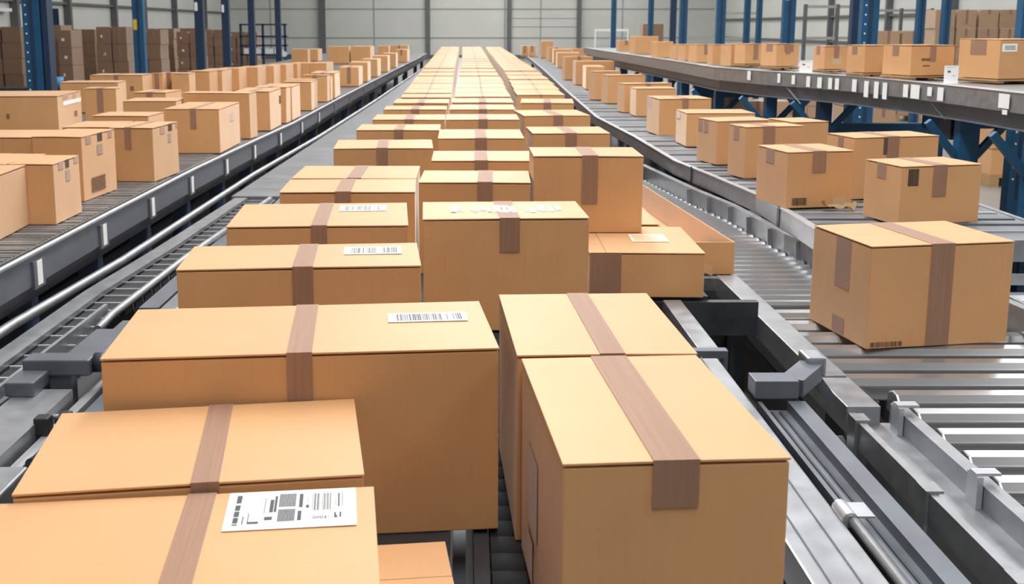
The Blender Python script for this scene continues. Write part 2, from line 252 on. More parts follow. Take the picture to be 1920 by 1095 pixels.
def simple(name, color, rough=.5, metal=0.0, spec=.5, var=.0, scale=8.0, bump=0.0, stretch=(1,1,1), rvar=0.0):
    m, nt, b = new_mat(name)
    b.inputs['Base Color'].default_value = (*color, 1)
    b.inputs['Roughness'].default_value = rough
    b.inputs['Metallic'].default_value = metal
    b.inputs['Specular IOR Level'].default_value = spec
    if var or bump or rvar:
        tc = nt.nodes.new('ShaderNodeTexCoord'); mp = nt.nodes.new('ShaderNodeMapping')
        mp.inputs['Scale'].default_value = stretch
        nt.links.new(tc.outputs['Object'], mp.inputs['Vector'])
        n = nt.nodes.new('ShaderNodeTexNoise'); n.inputs['Scale'].default_value = scale; n.inputs['Detail'].default_value = 5
        nt.links.new(mp.outputs['Vector'], n.inputs['Vector'])
        if var:
            r = nt.nodes.new('ShaderNodeValToRGB')
            r.color_ramp.elements[0].position = .3; r.color_ramp.elements[1].position = .7
            r.color_ramp.elements[0].color = (*[c*(1-var) for c in color], 1)
            r.color_ramp.elements[1].color = (*[min(1, c*(1+var)) for c in color], 1)
            nt.links.new(n.outputs['Fac'], r.inputs['Fac']); nt.links.new(r.outputs['Color'], b.inputs['Base Color'])
        if rvar:
            mr = nt.nodes.new('ShaderNodeMapRange'); mr.inputs['To Min'].default_value = rough-rvar; mr.inputs['To Max'].default_value = rough+rvar
            nt.links.new(n.outputs['Fac'], mr.inputs['Value']); nt.links.new(mr.outputs['Result'], b.inputs['Roughness'])
        if bump:
            bp_ = nt.nodes.new('ShaderNodeBump'); bp_.inputs['Strength'].default_value = bump; bp_.inputs['Distance'].default_value = .004
            nt.links.new(n.outputs['Fac'], bp_.inputs['Height']); nt.links.new(bp_.outputs['Normal'], b.inputs['Normal'])
    return m

def cardboard(name, base, spread=.10):
    m, nt, b = new_mat(name)
    tc = nt.nodes.new('ShaderNodeTexCoord')
    oi = nt.nodes.new('ShaderNodeObjectInfo')
    n = nt.nodes.new('ShaderNodeTexNoise'); n.inputs['Scale'].default_value = 3.5; n.inputs['Detail'].default_value = 6
    nt.links.new(tc.outputs['Object'], n.inputs['Vector'])
    mp = nt.nodes.new('ShaderNodeMapping'); mp.inputs['Scale'].default_value = (160, 160, 2)
    nt.links.new(tc.outputs['Object'], mp.inputs['Vector'])
    w = nt.nodes.new('ShaderNodeTexNoise'); w.inputs['Scale'].default_value = 1.0; w.inputs['Detail'].default_value = 2
    nt.links.new(mp.outputs['Vector'], w.inputs['Vector'])
    mix = nt.nodes.new('ShaderNodeMath'); mix.operation = 'MULTIPLY_ADD'
    nt.links.new(w.outputs['Fac'], mix.inputs[0]); mix.inputs[1].default_value = .25
    nt.links.new(n.outputs['Fac'], mix.inputs[2])
    add = nt.nodes.new('ShaderNodeMath'); add.operation = 'MULTIPLY_ADD'
    nt.links.new(oi.outputs['Random'], add.inputs[0]); add.inputs[1].default_value = spread*3
    nt.links.new(mix.outputs[0], add.inputs[2])
    r = nt.nodes.new('ShaderNodeValToRGB')
    r.color_ramp.elements[0].position = .35; r.color_ramp.elements[1].position = 1.15 if False else 1.0
    r.color_ramp.elements[0].color = (*[c*.90 for c in base], 1)
    r.color_ramp.elements[1].color = (*[min(1, c*1.10) for c in base], 1)
    nt.links.new(add.outputs[0], r.inputs['Fac']); nt.links.new(r.outputs['Color'], b.inputs['Base Color'])
    b.inputs['Roughness'].default_value = .55
    b.inputs['Specular IOR Level'].default_value = .5
    b.inputs['Sheen Weight'].default_value = .45; b.inputs['Sheen Roughness'].default_value = .45; b.inputs['Sheen Tint'].default_value = (1, .88, .76, 1)
    bp_ = nt.nodes.new('ShaderNodeBump'); bp_.inputs['Strength'].default_value = .10; bp_.inputs['Distance'].default_value = .002
    nt.links.new(w.outputs['Fac'], bp_.inputs['Height']); nt.links.new(bp_.outputs['Normal'], b.inputs['Normal'])
    return m

M = {}
M['card'] = cardboard('cardboard', (.58, .305, .128))
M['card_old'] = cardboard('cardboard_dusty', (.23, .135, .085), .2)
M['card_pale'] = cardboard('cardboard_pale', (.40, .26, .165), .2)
M['tape'] = simple('brown_packing_tape', (.30, .165, .105), .62, var=.10, scale=1.0, stretch=(220, 3, 3), spec=.3)
tb_ = M['tape'].node_tree.nodes['Principled BSDF']; tb_.inputs['Sheen Weight'].default_value = .6; tb_.inputs['Sheen Roughness'].default_value = .4; tb_.inputs['Sheen Tint'].default_value = (1, .85, .78, 1)
M['dark'] = simple('dark_tape', (.10, .075, .055), .45)
M['print'] = simple('brown_print', (.20, .115, .06), .7)
M['pale'] = simple('pale_print', (.55, .40, .22), .7)
M['paper'] = simple('white_label_paper', (.86, .86, .85), .45)
M['faint'] = simple('faint_label', (.80, .66, .50), .5)
M['ink'] = simple('label_ink_grey', (.10, .10, .11), .8, spec=.2)
M['black'] = simple('black_ink', (.03, .03, .03), .6)
M['steel'] = simple('galvanised_steel', (.36, .375, .40), .42, metal=.8, var=.12, scale=14, rvar=.08, bump=.05)
M['steel_dark'] = simple('dark_steel', (.055, .06, .07), .45, metal=.5, var=.2, scale=9, rvar=.08)
M['steel_mid'] = simple('grey_painted_steel', (.16, .175, .205), .42, metal=.55, var=.15, scale=6, rvar=.1, bump=.04)
M['steel_light'] = simple('bright_edge_steel', (.50, .52, .55), .4, metal=.6, var=.1, scale=10)
M['roller'] = simple('roller_steel', (.50, .51, .53), .24, metal=.85)
M['roller_dark'] = simple('roller_dark', (.035, .037, .04), .75, spec=.25, metal=.1, var=.15, scale=5)
M['belt'] = simple('grey_belt', (.20, .215, .235), .42, metal=.3, var=.14, scale=2.5, stretch=(1, 4, 1), bump=.2, rvar=.1)
M['belt_rib'] = simple('ribbed_belt', (.16, .155, .15), .5, metal=.35, var=.3, scale=6, stretch=(2, 20, 1), bump=.3)
M['blue'] = simple('blue_painted_steel', (.008, .075, .17), .42, var=.15, scale=3)
M['blue_deep'] = simple('navy_painted_steel', (.010, .032, .075), .45, var=.15, scale=3)
M['blue_leg'] = simple('slate_blue_steel', (.035, .055, .095), .45)
M['concrete'] = simple('concrete_floor', (.24, .235, .225), .35, var=.12, scale=.8, rvar=.1)
M['wall'] = simple('wall_panel', (.60, .61, .58), .6, var=.05, scale=.35)
M['ceiling'] = simple('dark_ceiling', (.22, .22, .22), .7)
M['seam'] = simple('wall_seam', (.34, .34, .33), .6)
M['column'] = simple('wall_column_grey', (.12, .125, .13), .5, var=.1, scale=3)
M['white'] = simple('white_paint', (.75, .77, .78), .45)
M['yellow'] = simple('yellow_sign', (.65, .45, .03), .5)
M['wood'] = simple('pallet_wood', (.42, .26, .12), .7, var=.2, scale=4, stretch=(1, 12, 12))
M['skyblue'] = simple('light_blue_plastic', (.10, .33, .65), .4)
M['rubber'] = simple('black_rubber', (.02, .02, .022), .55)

# ------------------------------------------------------------------ mesh helpers
class MB:
    """collects simple solids in one bmesh"""
    def __init__(s): s.bm = bmesh.new()
    def hexa(s, pts):
        v = [s.bm.verts.new(p) for p in pts]
        for f in ((0,3,2,1),(4,5,6,7),(0,1,5,4),(1,2,6,5),(2,3,7,6),(3,0,4,7)):
            s.bm.faces.new([v[i] for i in f])
        return s
    def box(s, x0, x1, y0, y1, z0, z1):
        return s.hexa([(x0,y0,z0),(x1,y0,z0),(x1,y1,z0),(x0,y1,z0),(x0,y0,z1),(x1,y0,z1),(x1,y1,z1),(x0,y1,z1)])
    def bar(s, a, b, w, h, up=(0,0,1)):
        """rectangular bar from a to b; w across, h along up"""
        a, b = Vector(a), Vector(b); t = (b-a).normalized(); up = Vector(up)
        sd = t.cross(up)
        if sd.length < 1e-4: sd = Vector((1,0,0))
        sd.normalize(); u = sd.cross(t).normalized()
        P = []
        for p in (a, b):
            P.append([p - sd*w/2 - u*h/2, p + sd*w/2 - u*h/2, p + sd*w/2 + u*h/2, p - sd*w/2 + u*h/2])
        q = P[0]+P[1]
        v = [s.bm.verts.new(p) for p in q]
        for f in ((0,3,2,1),(4,5,6,7),(0,1,5,4),(1,2,6,5),(2,3,7,6),(3,0,4,7)):
            s.bm.faces.new([v[i] for i in f])
        return s
    def cyl(s, a, b, r, n=14, r2=None):
        a, b = Vector(a), Vector(b); t = (b-a).normalized()
        up = Vector((0,0,1)) if abs(t.z) < .9 else Vector((1,0,0))
        x = t.cross(up).normalized(); y = t.cross(x).normalized(); r2 = r if r2 is None else r2
        A = [s.bm.verts.new(a + (x*math.cos(2*math.pi*i/n)+y*math.sin(2*math.pi*i/n))*r) for i in range(n)]
        B = [s.bm.verts.new(b + (x*math.cos(2*math.pi*i/n)+y*math.sin(2*math.pi*i/n))*r2) for i in range(n)]
        for i in range(n):
            f = s.bm.faces.new((A[i], A[(i+1)%n], B[(i+1)%n], B[i])); f.smooth = True
        s.bm.faces.new(A[::-1]); s.bm.faces.new(B)
        return s
    def sweep(s, line, prof, closed=True):
        """extrude a profile (offset to the right of travel, z) along a polyline of (x,y[,z])"""
        rings = []; n = len(line)
        for i, p in enumerate(line):
            a = Vector(line[max(0, i-1)][:2]); b = Vector(line[min(n-1, i+1)][:2])
            t = (b-a).normalized(); nr = Vector((t.y, -t.x)); z0 = p[2] if len(p) > 2 else 0
            rings.append([s.bm.verts.new((p[0]+nr.x*o, p[1]+nr.y*o, z0+z)) for o, z in prof])
        m = len(prof)
        for A, B in zip(rings, rings[1:]):
            for i in range(m if closed else m-1):
                s.bm.faces.new((A[i], A[(i+1)%m], B[(i+1)%m], B[i]))
        if closed:
            s.bm.faces.new(rings[0][::-1]); s.bm.faces.new(rings[-1])
        return s
    def tube(s, pts, r, n=12):
        rings = []
        for i, p in enumerate(pts):
            a = Vector(pts[max(0,i-1)]); b = Vector(pts[min(len(pts)-1,i+1)]); t = (b-a).normalized()
            x = t.cross(Vector((0,0,1))).normalized(); y = x.cross(t).normalized()
            rings.append([s.bm.verts.new(Vector(p)+(x*math.cos(2*math.pi*k/n)+y*math.sin(2*math.pi*k/n))*r) for k in range(n)])
        for A, B in zip(rings, rings[1:]):
            for k in range(n):
                f = s.bm.faces.new((A[k], A[(k+1)%n], B[(k+1)%n], B[k])); f.smooth = True
        s.bm.faces.new(rings[0][::-1]); s.bm.faces.new(rings[-1])
        return s
    def strip(s, L, R, z0, z1):
        """slab between two polylines of equal length"""
        n = len(L); v = []
        for (a, b) in zip(L, R):
            v.append([s.bm.verts.new((a[0],a[1],z0)), s.bm.verts.new((b[0],b[1],z0)), s.bm.verts.new((b[0],b[1],z1)), s.bm.verts.new((a[0],a[1],z1))])
        for A, B in zip(v, v[1:]):
            for i in range(4):
                s.bm.faces.new((A[i], A[(i+1)%4], B[(i+1)%4], B[i]))
        s.bm.faces.new(v[0][::-1]); s.bm.faces.new(v[-1])
        return s
    def build(s, name, mat, parent=None, bevel=0, world=True):
        bm = s.bm
        bmesh.ops.recalc_face_normals(bm, faces=bm.faces)
        if bevel:
            es = [e for e in bm.edges if len(e.link_faces) == 2 and e.calc_face_angle(0) > .6]
            bmesh.ops.bevel(bm, geom=es, offset=bevel, segments=2, affect='EDGES', profile=.6)
        me = bpy.data.meshes.new(name)
        if parent is not None and world:
            bm.transform(Matrix.Translation(-parent.location))
        bm.to_mesh(me); bm.free()
        me.materials.append(mat)
        o = bpy.data.objects.new(name, me); col.objects.link(o)
        if parent is not None: o.parent = parent
        return o

def tag(o, label=None, cat=None, group=None, kind=None):
    if label: o['label'] = label
    if cat: o['category'] = cat
    if group: o['group'] = group
    if kind: o['kind'] = kind
    return o
def thing(name, label, cat, loc=(0,0,0), rz=0, group=None):
    o = bpy.data.objects.new(name, None); col.objects.link(o)
    o.empty_display_size = .1
    o.location = loc; o.rotation_euler = (0, 0, rz)
    return tag(o, label, cat, group)
def solid(name, label, cat, mb, mat, group=None, bevel=0, base=None):
    """a thing that is one mesh, its origin at the given base point"""
    me_o = mb.build(name, mat, None, bevel)
    if base:
        me_o.data.transform(Matrix.Translation(-Vector(base))); me_o.location = base
    return tag(me_o, label, cat, group)
def struct(name, mb, mat, parent=None):
    o = mb.build(name, mat, parent)
    if parent is None: o['kind'] = 'structure'
    return o
def part_label(o, text): o['label'] = text; return o

# ------------------------------------------------------------------ cartons
def text_mesh(s, size):
    cu = bpy.data.curves.new('digits', 'FONT'); cu.body = s; cu.size = size; cu.extrude = .0002
    ob = bpy.data.objects.new('digits', cu); col.objects.link(ob)
    dg = bpy.context.evaluated_depsgraph_get()
    me = bpy.data.meshes.new_from_object(ob.evaluated_get(dg))
    bpy.data.objects.remove(ob); bpy.data.curves.remove(cu)
    return me

T = .0008
def face_box(mb, face, w, d, h, x0, x1, y0, y1, lift=0.0, t=T):
    """thin sticker-like solid on one face of a carton, in the carton's own coordinates"""
    if face == 'top': mb.box(x0, x1, y0, y1, h+.0006+lift, h+.0006+lift+t)
    elif face == 'front': mb.box(x0, x1, -d/2-.0006-lift-t, -d/2-.0006-lift, y0, y1)
    elif face == 'left': mb.box(-w/2-.0006-lift-t, -w/2-.0006-lift, x0, x1, y0, y1)
    else: mb.box(w/2+.0006+lift, w/2+.0006+lift+t, x0, x1, y0, y1)

BIG = [  # hand set marks of the large shipping label: u0,u1,v0,v1 in label fractions
 *[(.065,.105,.12+.055*k,.12+.055*k+(.04 if k%3 else .025)) for k in range(10)], (.065,.105,.70,.90),
 (.135,.145,.14,.33),(.175,.182,.16,.42),(.18,.26,.14,.19),(.29,.296,.40,.80),(.30,.36,.22,.30),(.33,.36,.42,.75),(.365,.385,.42,.85),
 *[(.40+.012*k,.40+.012*k+.009,.55,.90) for k in range(11)], *[(.40+.012*k,.40+.012*k+.0095,.17,.48) for k in range(11)],
 (.555,.585,.52,.88),(.55,.58,.18,.42),(.61,.635,.50,.57),(.62,.624,.62,.88),
 *[(.66+.012*k,.66+.012*k+(.009 if k%2 else .005),.42,.88) for k in range(5)], *[(.735+.012*k,.735+.012*k+(.008 if k%2 else .005),.42,.88) for k in range(6)],
 (.84,.844,.52,.88),(.858,.872,.50,.86),(.89,.896,.50,.88),(.83,.845,.22,.34),(.87,.885,.22,.34)]

def decal(root, kind, face, w, d, h, x0, x1, y0, y1, rnd):
    mb = MB(); dx, dy = x1-x0, y1-y0
    if kind in ('tape', 'dark', 'print', 'pale'):
        if kind == 'print':
            n = 5
            for k in range(n):
                a = y0+dy*k/n; face_box(mb, face, w, d, h, x0, x1, a, a+dy/n*.72)
            return mb.build('printed_mark', M['print'], root, world=False)
        face_box(mb, face, w, d, h, x0, x1, y0, y1)
        o = mb.build({'tape':'tape_patch','dark':'tape_patch','pale':'printed_mark'}[kind], M[kind], root, world=False)
        if kind == 'dark': part_label(o, 'dark tape patch')
        return o
    if kind == 'barcode':
        x = x0
        while x < x1:
            s = rnd.choice((.012, .02, .035))*dx
            face_box(mb, face, w, d, h, x, min(x1, x+s), y0, y1); x += s + rnd.choice((.02, .03))*dx
        return mb.build('printed_barcode', M['black'], root, world=False)
    if kind == 'marks':
        x = x0; k = 0
        while x < x1:
            s = rnd.choice((.01, .018, .03, .05))*dx
            a = y0+dy*rnd.choice((0, .1, .25)); b = y1-dy*rnd.choice((0, .1, .2))
            if not (.10 < (x-x0)/dx < .16 or .57 < (x-x0)/dx < .63):
                face_box(mb, face, w, d, h, x, min(x1, x+s), a, b, lift=T)
            x += s + rnd.choice((.008, .015, .02))*dx; k += 1
        # a C shaped mark in the middle
        cx, cy = x0+dx*.47, (y0+y1)/2
        for k in range(9):
            a0 = math.pi*.25+k*math.pi*1.5/9; a1 = a0+math.pi*1.5/9
            r0, r1 = .30, .50
            q = [(cx+dx*.09*r*2*math.cos(a), cy+dy*r*math.sin(a)) for r, a in ((r0,a0),(r1,a0),(r1,a1),(r0,a1))]
            z = h+.0006+T*1.5
            mb.hexa([(*p, z) for p in q]+[(*p, z+T) for p in q])
        return part_label(mb.build('printed_mark', M['paper'], root, world=False), 'white printed lettering and bars')
    # labels
    face_box(mb, face, w, d, h, x0, x1, y0, y1, lift=T)
    paper = mb.build('shipping_label', M['faint' if kind == 'label_faint' else 'paper'], root, world=False)
    if kind == 'label_blank': return paper
    mk = MB()
    if kind == 'label_big':
        for (a, b, c, e) in BIG:
            sk = .0
            face_box(mk, face, w, d, h, x0+dx*a, x0+dx*b, y0+dy*c, y0+dy*e, lift=2*T)
        me = text_mesh('0002112', dy*.085)
        me.transform(Matrix.Translation((x0+dx*.665, y0+dy*.2, h+.0006+3*T)))
        me.materials.clear(); me.materials.append(M['ink'])
        t = bpy.data.objects.new('printed_digits', me); col.objects.link(t); t.parent = paper
    elif kind == 'label_faint':
        for k in range(7):
            a = y0+dy*(.12+.11*k); face_box(mk, face, w, d, h, x0+dx*.08, x1-dx*rnd.uniform(.08, .3), a, a+dy*.035, lift=2*T)
    elif face == 'front':
        for k in range(3):
            x = x0+dx*.18
            while x < x1-dx*.12:
                s = dx*rnd.uniform(.02, .06); a = y0+dy*(.25+.2*k); face_box(mk, face, w, d, h, x, x+s, a, a+dy*.11, lift=2*T); x += s+dx*.02
    else:
        x = x0+dx*.1; 
        while x < x1-dx*.08:
            s = dx*rnd.choice((.006, .01, .016)); face_box(mk, face, w, d, h, x, x+s, y0+dy*.14, y1-dy*.14, lift=2*T)
            x += s+dx*rnd.choice((.006, .01, .012, .012, .07 if rnd.random() < .3 else .01))
    o = mk.build('barcode', M['faint'] if False else (M['pale'] if kind == 'label_faint' else M['ink']), paper, world=False)
    return paper

def carton(name, label, group, x, y, z, w, d, h, rot, decals=(), detail=2, mat='card', seam='y', tape=True, cat='box', rnd=None):
    rnd = rnd or random
    root = thing(name, label, cat, (x, y, z), rot, group)
    j = lambda s: rnd.uniform(-s, s)
    lid = .0045 if detail == 2 else .006
    gap = .0042 if detail == 2 else .006
    mb = MB()
    e = .0025 if detail == 2 else .004
    if detail == 0:
        mb.box(-w/2, w/2, -d/2, d/2, 0, h); mb.build('body', M[mat], root, world=False, bevel=.006)
    else:
        mb.hexa([(-w/2+j(e),-d/2+j(e)*.4,0),(w/2+j(e),-d/2+j(e)*.4,0),(w/2+j(e),d/2,0),(-w/2+j(e),d/2,0),
                 (-w/2,-d/2,h-lid-gap),(w/2,-d/2,h-lid-gap),(w/2,d/2,h-lid-gap),(-w/2,d/2,h-lid-gap)])
        mb.build('body', M[mat], root, world=False, bevel=.003)
        g = .0009
        r0 = rnd.uniform(0, .002); r1 = rnd.uniform(0, .002)
        if seam == 'y':
            sx = 0.0
            for dd in decals:
                if dd[0] == 'band': sx = (dd[2][0]+dd[2][1])/2
            P = ((-w/2-.001, sx-g, -d/2-.0015, d/2+.001), (sx+g, w/2+.001, -d/2-.0015, d/2+.001))
        else:
            P = ((-w/2-.001, w/2+.001, -d/2-.0015, -g), (-w/2-.001, w/2+.001, g, d/2+.001))
        for k, (a, b, c_, e_) in enumerate(P):
            f = MB(); z0 = h-lid; rr = (r0, r1)[k]
            dl = [0, 0, 0, 0]
            if seam == 'y': dl = [-rr if k == 0 else 0, -rr if k == 1 else 0, 0, 0]
            base = [(a, c_), (b, c_), (b, e_), (a, e_)]
            f.hexa([(p[0], p[1], z0+dl[i]) for i, p in enumerate(base)]+[(p[0], p[1], h+dl[i]) for i, p in enumerate(base)])
            f.build('top_flap', M[mat], root, world=False, bevel=.0012 if detail == 2 else 0)
    band = [dd for dd in decals if dd[0] == 'band']
    if tape and not band and detail < 2:
        tw = .007 if (y > 10 and group and 'column' in group) else .028
        band = [('band', 'tape', [-tw, tw, .06 if tw < .01 else rnd.uniform(.2, .9), 0])]
    for bd in band:
        a, b, drop, _ = bd[2]; t = MB()
        if b-a > .09 and drop >= 1 and seam == 'y' and name and group and 'low' in group:
            face_box(t, 'front', w, d, h, a, b, .003, h-.001, t=.0012)
        else:
            t.box(a, b, -d/2-.002, d/2+.002, h+.0004, h+.0016)
            t.box(a, b, -d/2-.0032, -d/2-.002, max(.002, h*(1-drop)), h+.0016)
        t.build('packing_tape', M['tape'], root, world=False)
    for dd in decals:
        if dd[0] == 'band': continue
        face, kind, (x0, x1, y0, y1) = dd
        decal(root, kind, face, w, d, h, x0, x1, y0, y1, rnd)
    return root

SPECIAL = {
 'L0': 'carton with a big white shipping label, at the bottom left corner of the photo',
 'L1': 'plain taped carton between the big white label carton and the widest carton',
 'L2': 'widest carton, tall, with a long thin barcode label near its top right edge',
 'L3': 'third from the front of the barcode label cartons in the left column',
 'L4': 'farthest carton with a white barcode label in the left column',
 'L5': 'taped carton without label right behind the farthest barcode labelled carton',
 'L6': 'carton of the left column touching the back of the first unlabelled taped carton',
 'C0': 'tall carton with white lettering across its top, front of the centre column',
 'C1': 'carton directly behind the tall carton with white lettering on top',
 'D0': 'low wide carton with a pale faded label on top and tape down its left front',
 'D1': 'low carton under the back of the big square carton, behind the faded label',
 'E': 'big square carton standing on top of the low cartons, tape strip down its face',
 'R0': 'nearest tall carton at the front right, tape strip folded over its front edge',
 'R1': 'tall carton touching the back of the nearest front right carton',
 'M': 'small flat yellowish carton wedged at the bottom centre below the tall cartons',
 'F': 'large square carton alone on the roller conveyor at the right, barcode at its lower corner',
 'mG': 'carton with a dark upright barcode, nearest on the middle right belt',
 'mH': 'long carton with two tape bands beside the upright barcode carton, under the shelf',
 'mI': 'carton with a small printed barcode at its lower left, by the crumpled paper',
 'mK': 'carton with a full height tape band, left behind the small barcode carton',
 'mLb': 'carton with two tape patches on its left face on the middle right belt',
 'uA': 'largest carton on the upper right shelf, white text label on its front',
 'uB': 'carton with printed text on its front, upper right shelf, left of the white card',
 'uD': 'carton with a pale printed square, upper right shelf, right of the small white card',
 'uE': 'carton with two tape patches, upper right shelf, left of the small white card',
 'lC1': 'carton with striped print low on its right face, left belt',
 'lE1': 'small low carton with four tape patches in front of the striped print carton',
 'lF1': 'plain carton cut by the left edge of the photo, nearest on the left belt',
 'lA1': 'carton with four tape patches and a front tape strip, left belt',
 'lB1': 'carton with long tape strip down its front and one side patch, left belt',
 'lJ1': 'big carton with tape patches over a white blank strip, far side of left belt',
 'lO': 'long carton with one dark square mark, standing before the second blue post',
}
ORD = ['first','second','third','fourth','fifth','sixth','seventh','eighth','ninth','tenth','eleventh','twelfth','thirteenth','fourteenth','fifteenth',
 'sixteenth','seventeenth','eighteenth','nineteenth','twentieth']
def ordinal(n):
    if n < 20: return ORD[n]
    tens = {2:'twenty',3:'thirty',4:'forty',5:'fifty'}
    T_ = {2:'twentieth',3:'thirtieth',4:'fortieth',5:'fiftieth'}
    n += 1
    return T_[n//10] if n % 10 == 0 else tens[n//10]+'-'+ORD[n % 10-1]
ROW = {
 'L': ('row of cartons in the left column of the centre conveyor', 'taped carton, {} from the front in the left column of the centre conveyor'),
 'C': ('row of cartons in the middle column of the centre conveyor', 'taped carton, {} from the front in the middle column of the centre conveyor'),
 'D': ('row of cartons in the right column of the centre conveyor', 'taped carton, {} from the front in the right column of the centre conveyor'),
 'R': ('tall cartons at the front right', ''), 'M': (None, ''), 'E': (None, ''), 'F': (None, ''),
 'm': ('cartons on the middle right belt', 'carton on the middle right belt, {} nearest to the camera'),
 'u': ('cartons on the upper right shelf conveyor', 'carton on the upper right shelf conveyor, {} counting from the right'),
 'l': ('cartons on the left belt', 'carton on the left belt conveyor, {} nearest to the camera'),
}
rank = {}
for fr in 'mul':
    rows = sorted([c for c in CARTONS if c[1] == fr], key=lambda c: c[4])
    for k, c in enumerate(rows): rank[c[0]] = k
PALLETS = []
for (nm, fr, i, x, y, z, w, d, h, rot) in CARTONS:
    rnd = random.Random(nm)
    dec = DECALS.get(nm, ())
    detail = 2 if y < 9 else (1 if y < 15 else 0)
    grp, tpl = ROW[fr]
    k = rank.get(nm, i)
    label = SPECIAL.get(nm) or tpl.format(ordinal(k))
    if nm in ('D0', 'D1'): grp = 'low cartons at the front of the right column'
    carton('carton', label, grp, x, y, z, w, d, h, rot, dec, detail, seam='x' if nm in ('F', 'M') else 'y',
           tape=(fr in 'LCD' and nm not in ('D1',)) or (fr in 'mlu' and rnd.random() < .45), rnd=rnd)
    if fr == 'u' and z > 1.48:
        PALLETS.append((x, y, w, d, rot))
for k, (x, y, w, d, rot) in enumerate(PALLETS):
    p = thing('wooden_pallet', 'thin wooden pallet under the %s carton from the right on the upper shelf' % ORD[k], 'pallet', (x, y, 1.472), rot, 'thin pallets on the upper shelf')
    b = MB(); b.box(-w/2-.01, w/2+.01, -d/2-.01, d/2+.01, .016, .027); b.build('deck_board', M['wood'], p, world=False)
    for s in (-1, 0, 1):
        r = MB(); r.box(s*(w/2-.03)-.03, s*(w/2-.03)+.03, -d/2, d/2, 0, .0155); r.build('runner', M['wood'], p, world=False)

# ------------------------------------------------------------------ centre conveyor
def conv(name, label, base): return thing(name, label, 'conveyor', base)
cc = conv('roller_conveyor', 'wide dark centre conveyor carrying three columns of cartons', (0, 2, 0))
MB().strip([(-.87, 1.0), (-.86, 4.1), (-.82, 37)], [(-.03, 1.0), (-.03, 4.1), (.02, 37)], .80, .8485).build('bed', M['steel_dark'], cc)
MB().strip([(-.02, 4.1), (.03, 37)], [(.965, 4.1), (1.30, 37)], .80, .8485).build('bed', M['steel_dark'], cc)
MB().box(-.875, -.86, 1.0, 4.1, .74, .835).build('side_rail', M['steel_mid'], cc)
MB().sweep([(.978, 4.9), (1.0, 8), (1.15, 16), (1.22, 24), (1.31, 37)], [(0, .76), (.02, .76), (.02, .87), (0, .87)]).build('side_rail', M['steel'], cc)
for k in range(36):
    yk = 1.5+.072*k
    MB().cyl((.055, yk, .816), (.52, yk, .816), .033, 12).build('roller', M['roller_dark'], cc)
MB().box(.02, .05, 1.2, 4.05, .74, .84).build('side_rail', M['steel_dark'], cc)
MB().box(.525, .55, 1.2, 4.05, .72, .84).build('side_rail', M['steel_dark'], cc)
MB().box(-.025, .004, 1.2, 2.6, .72, .745).build('guide_bar', M['steel_mid'], cc)
for a in (-.7, -.1, .5):
    for yk in (1.6, 3.9):
        MB().box(a-.04, a+.04, yk-.04, yk+.04, 0, .72).build('leg', M['steel_dark'], cc)
for yk in (7, 12, 18, 25, 32):
    for a in (-.7, .85):
        MB().box(a-.04, a+.04, yk-.04, yk+.04, 0, .80).build('leg', M['steel_dark'], cc)
for yk in (1.5, 3.9): MB().box(-.8, .54, yk-.03, yk+.03, .66, .72).build('cross_beam', M['steel_dark'], cc)
cb = MB().box(.42, 1.155, 4.06, 4.10, .70, .835).build('end_plate', M['steel_dark'], cc)
for a in (.93, 1.0, 1.07):
    MB().cyl((a, 4.052, .79), (a, 4.06, .79), .008, 10).build('bolt', M['steel'], cb)

# ------------------------------------------------------------------ left lane (narrow slat conveyor beside the centre conveyor)
ll = conv('slat_conveyor', 'narrow slatted roller lane with tube rails left of the centre conveyor', (-1.5, 4, 0))
edge = [(-1.73, 2.2), (-1.725, 3.9), (-1.665, 5.0), (-1.62, 8), (-1.50, 10.9), (-1.37, 16), (-1.14, 28), (-1.05, 37)]
MB().tube([(x+.02, y, .79) for x, y in edge], .020).build('tube_rail', M['steel'], ll)
MB().sweep([(x+.05, y) for x, y in edge[:5]], [(0, .70), (.09, .70), (.09, .715), (0, .715)]).build('channel', M['steel_dark'], ll)
MB().strip([(-1.61, 2.0), (-1.61, 4.4), (-1.56, 5.3), (-1.50, 6.9)], [(-1.535, 2.0), (-1.53, 4.4), (-1.475, 5.3), (-1.42, 6.9)], .775, .795).build('side_plate', M['steel'], ll)
k = 0; yk = 2.15
while yk < 7.0:
    xl = -1.53 if yk < 4.6 else -1.53+.045*(yk-4.6)
    xr = -1.375+.038*(yk-4.1) if yk > 4.1 else -1.395
    s = MB(); s.box(xl, xr, yk, yk+.098, .745, .765); s.build('slat', M['roller_dark'], ll)
    e = MB(); e.box(xl, xr, yk+.099, yk+.110, .745, .773); e.build('slat_edge', M['steel_light'], ll)
    yk += .12; k += 1
MB().strip([(-1.55, 7.02), (-1.45, 10.9), (-1.32, 16), (-1.10, 28), (-1.0, 37)], [(-.885, 7.02), (-.88, 10.9), (-.87, 16), (-.85, 28), (-.84, 37)], .765, .785).build('belt', M['belt'], ll)
MB().tube([(-1.385, 3.9, .77), (-1.382, 4.05, .785), (-1.36, 5.08, .787), (-1.27, 6.9, .787)], .017).build('tube_rail', M['steel'], ll)
MB().bar((-1.44, 2.4, .782), (-1.425, 4.12, .79), .014, .045).build('blade_rail', M['steel'], ll)
MB().bar((-1.40, 2.3, .775), (-1.39, 3.3, .775), .016, .03).build('blade_rail', M['steel_mid'], ll)
MB().box(-1.32, -1.24, 4.2, 6.95, .74, .775).build('side_plate', M['steel_mid'], ll)
MB().box(-1.22, -.925, 4.0, 7.01, .70, .782).build('deck_plate', M['belt'], ll)
MB().box(-1.335, -1.10, 2.0, 3.95, .66, .70).build('deck_plate', M['steel_dark'], ll)
